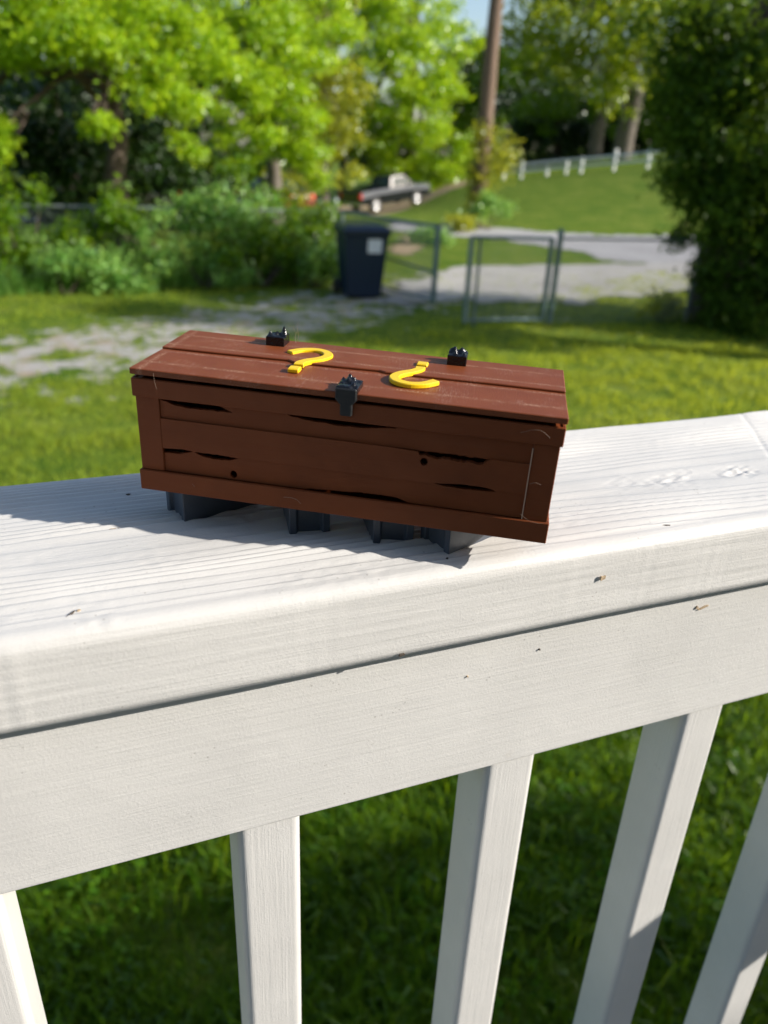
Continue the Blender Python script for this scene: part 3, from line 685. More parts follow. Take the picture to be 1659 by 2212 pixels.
# ------------------------------------------------------------------ wheelie bin
def build_bin():
    p = spot(786, 12.45); b = bearing(786); yaw = math.atan2(b[1], b[0]) - math.pi / 2 + R(14)
    t = thing('wheelie_bin', 'dark navy wheeled rubbish bin with white sticker beside the open gate', 'bin', Matrix.Translation(tuple(p)) @ Matrix.Rotation(yaw, 4, 'Z'))
    V = []; 
    for z, w, f, bk in ((0.03, 0.25, -0.24, 0.26), (0.06, 0.265, -0.26, 0.28), (0.93, 0.335, -0.34, 0.36), (0.95, 0.36, -0.37, 0.38), (1.0, 0.36, -0.37, 0.38)):
        V += [(-w, f, z), (w, f, z), (w, bk, z), (-w, bk, z)]
    F = [(0, 3, 2, 1)] + [(4 * k + i, 4 * k + (i + 1) % 4, 4 * k + 4 + (i + 1) % 4, 4 * k + 4 + i) for k in range(4) for i in range(4)] + [(16, 17, 18, 19)]
    link('body', fix_normals(make_mesh('body', V, F)), M['bin'], t)
    V = []
    for z, w, f, bk in ((1.002, 0.375, -0.40, 0.40), (1.03, 0.375, -0.40, 0.40), (1.085, 0.31, -0.30, 0.36)):
        V += [(-w, f, z), (w, f, z), (w, bk, z), (-w, bk, z)]
    F = [(0, 3, 2, 1)] + [(4 * k + i, 4 * k + (i + 1) % 4, 4 * k + 4 + (i + 1) % 4, 4 * k + 4 + i) for k in range(2) for i in range(4)] + [(8, 9, 10, 11)]
    link('lid', fix_normals(make_mesh('lid', V, F)), M['bin'], t)
    for s in (-1, 1):
        th = np.linspace(0, 2 * math.pi, 18, endpoint=False)
        P = np.array([[(x, 0.30 + r * math.cos(a), 0.13 + r * math.sin(a)) for a in th] for x, r in ((s * 0.29, 0.001), (s * 0.29, 0.11), (s * 0.30, 0.13), (s * 0.35, 0.13), (s * 0.36, 0.11), (s * 0.36, 0.001))])
        link('wheel', fix_normals(grid_mesh('wheel', P, closed_v=True)), M['bin_dark'], t)
    link('handle', tube_mesh('handle', [(-0.25, 0.39, 0.97), (-0.25, 0.46, 1.0), (0.25, 0.46, 1.0), (0.25, 0.39, 0.97)], 0.018, 8), M['bin'], t)
    # sticker follows the sloping front
    def fy(z): return -0.26 - (z - 0.06) * (0.08 / 0.87) - 0.004
    V = [(0.02, fy(0.70), 0.70), (0.24, fy(0.70), 0.70), (0.24, fy(0.90), 0.90), (0.02, fy(0.90), 0.90)]
    V += [(x, y + 0.003, z) for x, y, z in V]
    link('sticker', fix_normals(make_mesh('sticker', V, [(0, 1, 2, 3), (4, 7, 6, 5), (0, 4, 5, 1), (1, 5, 6, 2), (2, 6, 7, 3), (3, 7, 4, 0)])), M['sticker'], t)
build_bin()

# ------------------------------------------------------------------ chain link fence and gates
def wire_mesh(name, a, b, z0, z1, mat, parent, pitch=0.06, r=0.0034):
    a = np.array(a[:2]); b = np.array(b[:2]); Ln = np.linalg.norm(b - a); t = (b - a) / Ln; nrm = np.array([-t[1], t[0]]); H = z1 - z0; V = []
    for sgn in (1, -1):
        for s0 in np.arange(-H, Ln + H, pitch):
            sA, sB = s0, s0 + H * sgn; zA, zB = z0, z1
            lo, hi = 0.0, 1.0
            if sA != sB:
                u0, u1 = (0 - sA) / (sB - sA), (Ln - sA) / (sB - sA); lo, hi = max(0, min(u0, u1)), min(1, max(u0, u1))
            if hi - lo < 0.02: continue
            P = []
            for u in (lo, hi): s = sA + (sB - sA) * u; P.append(np.array([*(a + t * s), zA + (zB - zA) * u]))
            wv = np.array([t[0], t[1], 0]) * r; nv = np.array([nrm[0], nrm[1], 0]) * r
            c = [(wv,), (-0.5 * wv + nv,), (-0.5 * wv - nv,)]
            for i in range(3):
                o1, o2 = c[i][0], c[(i + 1) % 3][0]; V += [P[0] + o1, P[1] + o1, P[1] + o2, P[0] + o2]
    o = link(name, quads_mesh(name, np.array(V)), mat, parent); o['kind'] = 'stuff'; return o
def pipe(name, a, b, r, mat, parent): return link(name, tube_mesh(name, [a, b], r, 8), mat, parent)
P_L = ground_at(722, 607); A_E = ground_at(935, 662); B_L = ground_at(1003, 706); B_R = ground_at(1170, 704); P_R = ground_at(1186, 702)
def gate_leaf(a, b, label, mat, w=0.03):
    t = thing('gate', label, 'gate'); H = 1.15; z0 = 0.06
    for p in (a, b): pipe('upright', (p[0], p[1], z0), (p[0], p[1], H), w, mat, t)
    pipe('top_bar', (a[0], a[1], H), (b[0], b[1], H), 0.024, mat, t); pipe('bottom_bar', (a[0], a[1], z0 + 0.03), (b[0], b[1], z0 + 0.03), 0.022, mat, t)
    if w > 0.04: pipe('brace', (a[0], a[1], 0.62), (b[0], b[1], 0.50), 0.020, mat, t)
    wire_mesh('wire_mesh', a, b, z0 + 0.03, H, M['galv'], t)
gate_leaf(P_L + np.array([0.10, -0.05, 0]), A_E, 'grey green chain link gate leaf swung open behind the navy bin', M['gate_green'], 0.045)
gate_leaf(B_L, B_R, 'short chain link gate leaf with grey uprights standing on shaded grass', M['gate_green'], 0.036)
def post(p, h, r, label, mat):
    t = thing('fence_post', label, 'post'); pipe('pole', (p[0], p[1], 0), (p[0], p[1], h), r, mat, t)
    th = np.linspace(0, 2 * math.pi, 10, endpoint=False)
    G = np.array([[(p[0] + rr * math.cos(a), p[1] + rr * math.sin(a), z) for a in th] for rr, z in ((r * 1.2, h - 0.02), (r * 1.2, h + 0.01), (r * 0.7, h + 0.045), (0.002, h + 0.05))])
    link('cap', grid_mesh('cap', G, closed_v=True), mat, t)
post(B_L + np.array([0.16, 0.05, 0]), 1.10, 0.022, 'thin steel post at the free end of the short gate leaf', M['gate_green'])
post(P_L, 1.32, 0.045, 'tall pale galvanised gate post directly behind the navy bin', M['galv'])
post(P_R, 1.22, 0.040, 'steel gate post beside the short gate leaf, nearest the road', M['gate_green'])
def chain_fence(pts, label, H=1.15):
    t = thing('chain_link_fence', label, 'fence')
    for a, b in zip(pts[:-1], pts[1:]):
        a = np.array(a); b = np.array(b); n = max(1, int(np.linalg.norm(b - a) / 2.6))
        for i in range(1, n + 1):
            p = a + (b - a) * i / n; pipe('post', (p[0], p[1], 0), (p[0], p[1], H + 0.03), 0.026, M['galv'], t)
        pipe('top_rail', (a[0], a[1], H), (b[0], b[1], H), 0.018, M['galv'], t)
        wire_mesh('wire_mesh', a, b, 0.03, H, M['galv'], t)
chain_fence([P_L[:2], (-3.5, 13.4), (-9, 13.0)], 'long chain link fence overgrown with vines left of the bin')
chain_fence([P_R[:2], (8.3, 8.75), (12.5, 8.2)], 'chain link fence running right from the gate post under the dark tree')

# ------------------------------------------------------------------ utility pole with ivy
def leaf_cloud(centres, sig, n, size, seed, flat=0.6, up=0.7, aspect=0.62):
    r = np.random.default_rng(seed); c = np.asarray(centres); k = r.integers(0, len(c), n)
    sig = np.asarray(sig); s = sig[k] if sig.ndim else np.full(n, sig)
    p = c[k] + r.normal(0, 1, (n, 3)) * np.stack([s, s, s * flat], 1)
    nr = r.normal(0, 1, (n, 3)); nr[:, 2] = np.abs(nr[:, 2]) * 0.9 + up; nr /= np.linalg.norm(nr, axis=1)[:, None]
    d = r.normal(0, 1, (n, 3)); d[:, 2] -= 0.5; d -= nr * (d * nr).sum(1)[:, None]; d /= np.linalg.norm(d, axis=1)[:, None]
    t = np.cross(nr, d); L_ = size * r.uniform(0.6, 1.35, n)[:, None]; w = L_ * aspect * 0.5
    mid = p + d * L_ * 0.45
    V = np.stack([p, mid + t * w + nr * L_ * 0.07, p + d * L_ - nr * L_ * 0.10, mid - t * w + nr * L_ * 0.07], 1)
    return V.reshape(-1, 3)
def twigs(lobes, per, seed, shell=0.45):
    """twig centres scattered through ellipsoid lobes, thinner inside"""
    r = np.random.default_rng(seed); out, sg = [], []
    for (c, rx, rz) in lobes:
        n = max(3, int(per * rx * rx)); v = r.normal(0, 1, (n, 3)); v /= np.linalg.norm(v, axis=1)[:, None]
        rad = r.uniform(shell, 1.05, n)[:, None]; out.append(np.asarray(c) + v * rad * np.array([rx, rx, rz])); sg += [0.11 * rx + 0.09] * n
    return np.concatenate(out), np.array(sg)
def limb(a, b, r0, r1, seed, n=6, bow=0.12):
    r = np.random.default_rng(seed); a = np.asarray(a, float); b = np.asarray(b, float); t = np.linspace(0, 1, n)[:, None]
    L_ = np.linalg.norm(b - a); off = r.normal(0, 1, 3) * bow * L_
    p = a + (b - a) * t + off * (t * (1 - t)) + r.normal(0, 0.012, (n, 3)) * L_ * (t > 0)
    return tube_mesh('l', p, np.linspace(r0, r1, n), 7)
def tree(name, label, base, trunk_h, trunk_r, lobes, leaf, leafmat, n, bark='bark', per=26, seed=1, group=None, cat='tree', lean=(0, 0), up=0.25, limbs=True, shell=0.45):
    base = np.asarray(base, float)
    t = thing(name, label, cat, Matrix.Translation(tuple(base)), group)
    lob = [(np.asarray(c) - base, rx, rz) for c, rx, rz in lobes]
    topp = np.array([lean[0], lean[1], trunk_h])
    ms = [limb((0, 0, -0.1), topp, trunk_r * 1.15, trunk_r * 0.6, seed, 9, 0.03)]
    if limbs:
        for i, (c, rx, rz) in enumerate(lob):
            f = 0.45 + 0.5 * ((i * 0.37) % 1.0); ms.append(limb(topp * f, c, trunk_r * 0.42, trunk_r * 0.10, seed + 50 + i, 7, 0.25))
            for j in range(3):
                rr = np.random.default_rng(seed * 31 + i * 7 + j).normal(0, 1, 3); rr /= np.linalg.norm(rr)
                ms.append(limb(c * 0.8 + topp * f * 0.2, c + rr * np.array([rx, rx, rz]) * 0.8, trunk_r * 0.14, trunk_r * 0.03, seed + 90 + i * 3 + j, 5, 0.2))
    link('trunk', join_meshes('trunk', ms), M[bark], t)
    c, s = twigs(lob, per, seed, shell)
    link('crown', quads_mesh('crown', leaf_cloud(c, s, n, leaf, seed + 5, 0.6, up)), M[leafmat], t)
    return t
def lb(px, py, d, rx, rz): return (ray(px, py, d), rx, rz)

base = spot(1040, 26.5)
t = thing('utility_pole', 'tall bare brown wooden pole with ivy round its foot beside the road', 'pole', Matrix.Translation(tuple(base)))
zz = np.linspace(0, 10, 22); pr = np.stack([0.010 * zz + 0.03 * np.sin(zz * 0.9), 0.02 * np.sin(zz * 0.6 + 1), zz], 1)
link('shaft', tube_mesh('shaft', pr, np.linspace(0.26, 0.17, 22) * (1 + 0.05 * np.sin(zz * 5)), 14), M['pole'], t)
c = np.array([(0.26 * math.cos(a), 0.26 * math.sin(a), z) for z in np.linspace(0.1, 2.9, 22) for a in np.random.default_rng(int(z * 50)).uniform(0, 6.28, 4)])
link('ivy', quads_mesh('ivy', leaf_cloud(c, 0.10 + 0.0 * c[:, 2], 2600, 0.11, 3, 1.0)), M['leaf_olive'], t)
c = np.array([(0.75, -0.2, 1.9), (0.6, -0.2, 2.2), (0.95, 0, 2.05), (0.5, 0, 1.6), (0.7, 0.1, 2.3)])
link('side_shoot', quads_mesh('side_shoot', leaf_cloud(c, 0.26, 700, 0.12, 4, 1.0)), M['leaf_olive'], t)['kind'] = 'stuff'

# ------------------------------------------------------------------ trees
tree('maple_tree', 'large bright leafy maple tree filling the upper left corner', spot(250, 17.5), 5.5, 0.20,
     [lb(40, 60, 16.6, 1.1, 0.55), lb(150, 20, 16.2, 1.1, 0.5), lb(190, 80, 15.7, 0.95, 0.30), lb(320, 60, 16.4, 1.0, 0.45), lb(60, 105, 15.8, 0.75, 0.28), lb(330, 180, 16.0, 0.75, 0.34), lb(400, 235, 16.6, 0.62, 0.42), lb(430, 110, 17.2, 0.8, 0.5),
      lb(225, 275, 15.7, 0.30, 0.18), lb(10, 270, 16.2, 0.30, 0.45), lb(400, 320, 17.0, 0.35, 0.3), lb(60, -170, 17, 1.5, 1.0), lb(260, -190, 17, 1.6, 1.1), lb(430, -140, 18, 1.4, 1.0), lb(-170, 80, 17, 1.4, 1.0), lb(-150, 330, 17, 1.1, 1.0)],
     0.105, 'leaf_bright', 52000, per=17, seed=11)
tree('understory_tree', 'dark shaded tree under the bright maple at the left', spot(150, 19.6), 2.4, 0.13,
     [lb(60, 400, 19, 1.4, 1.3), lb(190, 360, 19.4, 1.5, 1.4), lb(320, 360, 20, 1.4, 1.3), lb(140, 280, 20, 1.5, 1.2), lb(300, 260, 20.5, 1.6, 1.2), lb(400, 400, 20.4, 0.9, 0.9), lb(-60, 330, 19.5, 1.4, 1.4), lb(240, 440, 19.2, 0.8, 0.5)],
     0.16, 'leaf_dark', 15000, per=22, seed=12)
tree('walnut_tree', 'tree with long drooping bright sprays left of the bin and truck', spot(585, 22.5), 4.2, 0.20,
     [lb(520, 60, 21, 1.2, 0.9), lb(620, 100, 21.5, 1.1, 0.8), lb(480, 170, 20.5, 0.8, 0.7), lb(570, 190, 20.8, 0.95, 0.6), lb(640, 240, 21.2, 0.85, 0.6), lb(560, 290, 21, 0.8, 0.42), lb(650, 330, 21.4, 0.7, 0.45), lb(690, 385, 21.6, 0.5, 0.35), lb(500, 250, 20.5, 0.55, 0.7), lb(470, 340, 20.5, 0.35, 0.4),
      lb(700, 40, 22, 1.0, 0.8), lb(560, -150, 22, 1.7, 1.1), lb(720, -140, 23, 1.6, 1.1)],
     0.11, 'leaf_bright', 40000, 'bark_grey', per=15, seed=13)
tree('pale_tree', 'pale olive feathery tree between the bright green crowns', spot(700, 29), 6.0, 0.16,
     [lb(700, 100, 28, 1.2, 1.6), lb(730, 210, 28, 1.1, 1.4), lb(690, 290, 28, 0.9, 1.0), lb(745, 330, 28.5, 0.9, 1.0), lb(660, 180, 28.3, 1.0, 1.2), lb(715, -90, 29, 1.3, 1.6), lb(640, 400, 27.5, 0.8, 0.6)],
     0.15, 'leaf_olive', 9000, 'bark_grey', per=22, seed=14)
tree('roadside_tree', 'tall bright green tree directly behind the parked pickup truck', spot(880, 58), 12.0, 0.40,
     [lb(800, 60, 54, 3.0, 2.6), lb(890, 40, 53, 3.0, 2.6), lb(970, 120, 55, 2.4, 2.4), lb(840, 160, 52, 2.8, 2.2), lb(930, 220, 53, 2.6, 2.0), lb(800, 240, 53, 2.4, 2.0), lb(870, 300, 53, 2.6, 1.8), lb(960, 320, 55, 2.2, 1.9), lb(800, 340, 54, 2.0, 1.6), lb(930, 375, 56, 2.0, 1.3), lb(990, 400, 57, 1.6, 1.0), lb(860, 372, 57, 2.0, 1.0), lb(850, -150, 56, 4.0, 3.0), lb(960, -120, 57, 3.2, 2.6)],
     0.25, 'leaf_bright', 38000, per=3.6, seed=15)
tree('lawn_edge_tree', 'mid green tree just left of the utility pole, sky showing above it', spot(1000, 64), 9.0, 0.3,
     [lb(1010, 160, 62, 2.4, 2.6), lb(1020, 280, 62, 2.2, 2.6), lb(975, 240, 63, 2.4, 2.6), lb(1040, 370, 62, 1.6, 1.8), lb(1000, 380, 63, 2.0, 1.6)],
     0.34, 'leaf_mid', 8000, per=6, seed=16)
tree('oak_tree', 'large oak with thick grey trunk behind the white hilltop fence', spot(1342, 62), 15, 0.62,
     [lb(1330, 60, 59, 3.4, 2.6), lb(1380, 120, 58, 2.6, 2.2), lb(1250, 40, 60, 3.2, 2.4), lb(1360, 200, 58, 2.0, 1.5), lb(1200, 110, 62, 2.6, 1.8), lb(1290, 150, 60, 2.0, 1.3), lb(1430, 40, 60, 3.5, 3), lb(1150, 40, 63, 2.8, 1.8), lb(1300, -120, 62, 5, 3), lb(1180, -90, 64, 4, 2.4)],
     0.34, 'leaf_oak', 13000, 'bark_grey', per=4, seed=17)
tree('straight_tree', 'tree with straight bare trunk behind the hilltop, right of the pole', spot(1285, 68), 16, 0.48,
     [lb(1250, 200, 68, 2.2, 1.6), lb(1180, 220, 70, 2.6, 2.0), lb(1120, 150, 70, 2.4, 2.0), lb(1330, 260, 70, 2.0, 1.4), lb(1240, -60, 70, 4, 3)],
     0.34, 'leaf_mid', 7000, 'bark_grey', per=4, seed=18)
tree('thicket_tree', 'dark green thicket tree low behind the hilltop fence', spot(1200, 74), 6, 0.3,
     [lb(1110, 330, 72, 3.0, 2.4), lb(1180, 310, 73, 3.2, 2.8), lb(1260, 300, 74, 3.2, 2.8), lb(1130, 240, 76, 3, 2.6), lb(1220, 240, 77, 3.2, 2.4), lb(1340, 310, 74, 3.4, 2.6), lb(1420, 280, 74, 3.6, 3.0), lb(1150, 390, 72, 2.2, 1.6), lb(1380, 200, 78, 3.4, 2.6), lb(1300, 350, 73, 2.4, 1.6)],
     0.42, 'leaf_dark', 15000, per=4, seed=19)
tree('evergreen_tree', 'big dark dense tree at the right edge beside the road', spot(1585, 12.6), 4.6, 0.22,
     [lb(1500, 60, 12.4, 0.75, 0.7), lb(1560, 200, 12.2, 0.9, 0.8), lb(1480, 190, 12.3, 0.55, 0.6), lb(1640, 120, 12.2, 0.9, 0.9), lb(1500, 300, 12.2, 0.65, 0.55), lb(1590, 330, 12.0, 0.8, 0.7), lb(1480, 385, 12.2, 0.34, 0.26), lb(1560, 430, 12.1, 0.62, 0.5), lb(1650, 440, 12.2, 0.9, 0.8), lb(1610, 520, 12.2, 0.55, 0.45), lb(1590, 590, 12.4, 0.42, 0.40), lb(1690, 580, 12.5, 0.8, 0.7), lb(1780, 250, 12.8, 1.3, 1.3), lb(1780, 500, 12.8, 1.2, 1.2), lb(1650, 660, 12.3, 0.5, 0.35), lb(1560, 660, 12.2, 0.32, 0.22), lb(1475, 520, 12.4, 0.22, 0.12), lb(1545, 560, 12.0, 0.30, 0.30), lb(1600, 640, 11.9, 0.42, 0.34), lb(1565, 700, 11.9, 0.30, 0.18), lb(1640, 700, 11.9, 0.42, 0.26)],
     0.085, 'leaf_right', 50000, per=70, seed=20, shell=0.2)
tree('side_yard_tree', 'dark tree beyond the right edge whose shade falls across the gate', (12.4, 6.2, 0), 3.2, 0.2,
     [(np.array([12.4 + a, 6.2 + b_, c_]), 1.0, 0.8) for a, b_, c_ in ((0, 0, 1.2), (0.7, .5, 1.8), (-0.7, -.4, 1.9), (0.2, 0.2, 2.8), (0.4, -.3, 3.1))], 0.12, 'leaf_right', 14000, per=40, seed=21, shell=0.2)
tree('added_shade_tree', 'slender unseen tree added to shade the left lawn', (14.5, 2.95, 0), 6.5, 0.16,
     [(np.array([14.5 + a, 2.95 + b_, c_]), 0.75, 0.6) for a, b_, c_ in ((0, 0, 5.5), (0.5, .3, 6.1), (-0.5, -.2, 6.0), (0.1, 0.1, 6.9), (0, 0, 7.5))], 0.12, 'leaf_mid', 7000, per=40, seed=22, shell=0.2)  # unseen tree added, crown height set to drop shade on the left lawn
for i, (px, d, lab, mt) in enumerate((
    (-60, 42, 'tall tree far left behind the maple', 'leaf_dark'), (150, 46, 'far tree seen through the maple and its dark understory', 'leaf_dark'), (330, 44, 'far tree behind the gap left of the drooping tree', 'leaf_dark'),
    (470, 50, 'far leafy tree behind the pale gap between two bright crowns', 'leaf_mid'), (620, 52, 'far dark tree behind the drooping tree', 'leaf_dark'), (740, 60, 'far tree left of the truck, behind the olive one', 'leaf_dark'),
    (1480, 72, 'far tree on the hilltop partly behind the dark evergreen', 'leaf_mid'), (1105, 84, 'far dark tree low behind the pole, right of the sky gap', 'leaf_dark'), (1210, 86, 'far dark tree in the woods behind the bare trunks', 'leaf_dark'), (1640, 70, 'far tree right of the hilltop, hidden by the dark evergreen', 'leaf_mid'))):
    K = d / 1750.0; rs = random.Random(i); lob = []
    for k in range(13): lob.append(lb(px + rs.uniform(-110, 110), rs.uniform(-120, 400) if not 1000 < px < 1300 else rs.uniform(110, 390), d + rs.uniform(-2, 2), 62 * K * rs.uniform(0.7, 1.2), 48 * K * rs.uniform(0.7, 1.2)))
    tree('background_tree', lab, spot(px, d + 1), 9, 0.3, lob, 0.40, mt, 8000, per=5, seed=200 + i, group='background trees')

# ------------------------------------------------------------------ shrubs and weeds along the fence
shr = [
 (25, 13.07, 1.29, 'leafy shrub at the far left edge of the overgrown fence', 'leaf_mid'), (95, 12.48, 0.59, 'low pale weed clump at the left end of the lawn edge', 'leaf_weed'), (200, 13.21, 1.12, 'shrub on the fence below the dark understory tree', 'leaf_mid'),
 (215, 12.65, 0.46, 'broad leaved weed clump on the lawn edge below the maple', 'leaf_weed'), (330, 13.31, 1.12, 'vine covered shrub with thin stems left of centre', 'leaf_weed'), (410, 13.38, 1.30, 'pale green vine mound on the fence under the pale gap', 'leaf_weed'),
 (430, 12.95, 0.63, 'low weed clump in front of the vine mound', 'leaf_weed'), (500, 13.45, 1.55, 'tall leafy vine mound left of the drooping tree trunk', 'leaf_weed'), (560, 13.13, 0.85, 'rounded weeds at the lawn edge in front of the drooping tree', 'leaf_mid'), (585, 14.60, 1.60, 'dense shrub at the foot of the drooping tree', 'leaf_mid'),
 (640, 13.56, 1.35, 'dark green shrub left of the tall gate post', 'leaf_mid'), (675, 13.29, 0.95, 'grassy weed clump just left of the navy bin', 'leaf_weed'), (120, 14.60, 1.12, 'shaded shrub behind the fence at far left', 'leaf_mid'), (290, 12.76, 0.40, 'short weeds at the lawn edge below the thin stems', 'leaf_weed')]
for i, (px, d, h, lab, mt) in enumerate(shr):
    b0 = spot(px, d); rs = np.random.default_rng(i + 40); lob = []
    for k in range(8): lob.append((b0 + np.array([rs.uniform(-0.6, 0.6), rs.uniform(-0.3, 0.3), h * rs.uniform(0.15, 1.05)]), 0.12 + 0.22 * rs.random(), (0.10 + 0.16 * rs.random()) * h + 0.05))
    t = thing('shrub', lab, 'shrub', Matrix.Translation(tuple(b0)), 'shrubs and weeds along the fence')
    ms = [limb((0, 0, -0.03), lob[k][0] - b0 + np.array([0, 0, 0.15]), 0.018, 0.006, 300 + i * 9 + k, 5, 0.2) for k in range(8)]
    link('stem', join_meshes('stem', ms), M['bark'], t)
    c, s = twigs([(c - b0, a, b) for c, a, b in lob], 90, 60 + i, 0.2)
    V = leaf_cloud(c, s * 0.8, 1500, 0.085 if mt == 'leaf_weed' else 0.10, 70 + i, 0.8, 0.5); V[:, 2] = np.maximum(V[:, 2], 0.01)
    link('foliage', quads_mesh('foliage', V), M[mt], t)
def small_bush(px, d, h, w, lab, mt, n, leaf, seed):
    b0 = spot(px, d); t = thing('shrub', lab, 'shrub', Matrix.Translation(tuple(b0)))
    rs = np.random.default_rng(seed); lob = [(np.array([rs.uniform(-w, w), rs.uniform(-w, w) * 0.6, h * rs.uniform(0.3, 0.8)]), w * 0.45, h * 0.3) for _ in range(6)]
    link('stem', join_meshes('stem', [limb((0, 0, -0.03), l[0], 0.015, 0.005, seed + k, 5, 0.2) for k, l in enumerate(lob)]), M['bark'], t)
    c, s = twigs(lob, 90 / max(w, 0.5), seed, 0.2); V = leaf_cloud(c, s * 0.8, n, leaf, seed, 0.8, 0.5); V[:, 2] = np.maximum(V[:, 2], 0.01)
    link('foliage', quads_mesh('foliage', V), M[mt], t)
small_bush(1068, 25.6, 1.1, 0.6, 'bright weeds at the right of the utility pole foot', 'leaf_weed', 1800, 0.11, 501)
small_bush(1010, 24.6, 0.55, 0.55, 'low yellow green weeds left of the utility pole foot', 'leaf_olive', 900, 0.10, 502)
small_bush(920, 20.5, 0.35, 0.55, 'low dark green weeds on the grass island behind the gate', 'leaf_weed', 900, 0.10, 503)
small_bush(1490, 12.2, 0.35, 0.4, 'low yellowish weeds beside the driveway under the dark tree', 'leaf_olive', 700, 0.07, 504)

# ------------------------------------------------------------------ white fence on the hill
hf = thing('paddock_fence', 'white post and rail fence along the top of the grassy hill', 'fence')
hp = [spot(px, d) for px, d in ((1092, 52), (1130, 51), (1185, 50.5), (1226, 50), (1258, 49), (1328, 47.5), (1400, 46.5), (1462, 46), (1530, 46))]
for i, p in enumerate(hp):
    h = (0.6, 1.0, 0.5, 0.7, 0.85, 1.1, 1.0, 0.9, 0.9)[i]
    boxes('post', [((p[0] - 0.065, p[1] - 0.065, p[2] - 0.2), (p[0] + 0.065, p[1] + 0.065, p[2] + h))], M['fence_white'], hf, 0.015)
for a, b in zip(hp[:-1], hp[1:]):
    for z in (0.4, 0.75): link('rail', tube_mesh('rail', [a + (0, 0, z), b + (0, 0, z)], 0.07, 6), M['fence_white'], hf)

# ------------------------------------------------------------------ vehicles
def wheel(x, y, r, w, parent, s, rim='rim'):
    th = np.linspace(0, 2 * math.pi, 22, endpoint=False)
    def ring(prof): return np.array([[(x + rr * math.cos(a), y + s * yy, r + rr * math.sin(a)) for a in th] for rr, yy in prof])
    o = link('wheel', fix_normals(grid_mesh('wheel', ring([(0.45 * r, -w / 2), (0.92 * r, -w / 2), (r, -w / 3), (r, w / 3), (0.92 * r, w / 2), (0.64 * r, w / 2)]), closed_v=True)), M['tyre'], parent)
    link('rim', fix_normals(grid_mesh('rim', ring([(0.65 * r, w * 0.46), (0.60 * r, w * 0.5), (0.5 * r, w * 0.36), (0.2 * r, w * 0.40), (0.16 * r, w * 0.52), (0.002, w * 0.53)]), closed_v=True)), M[rim], o)
def veh(name, label, cat, p, yaw, pitch=0.0):
    return thing(name, label, cat, Matrix.Translation(tuple(p)) @ Matrix.Rotation(yaw, 4, 'Z') @ Matrix.Rotation(pitch, 4, 'Y'))
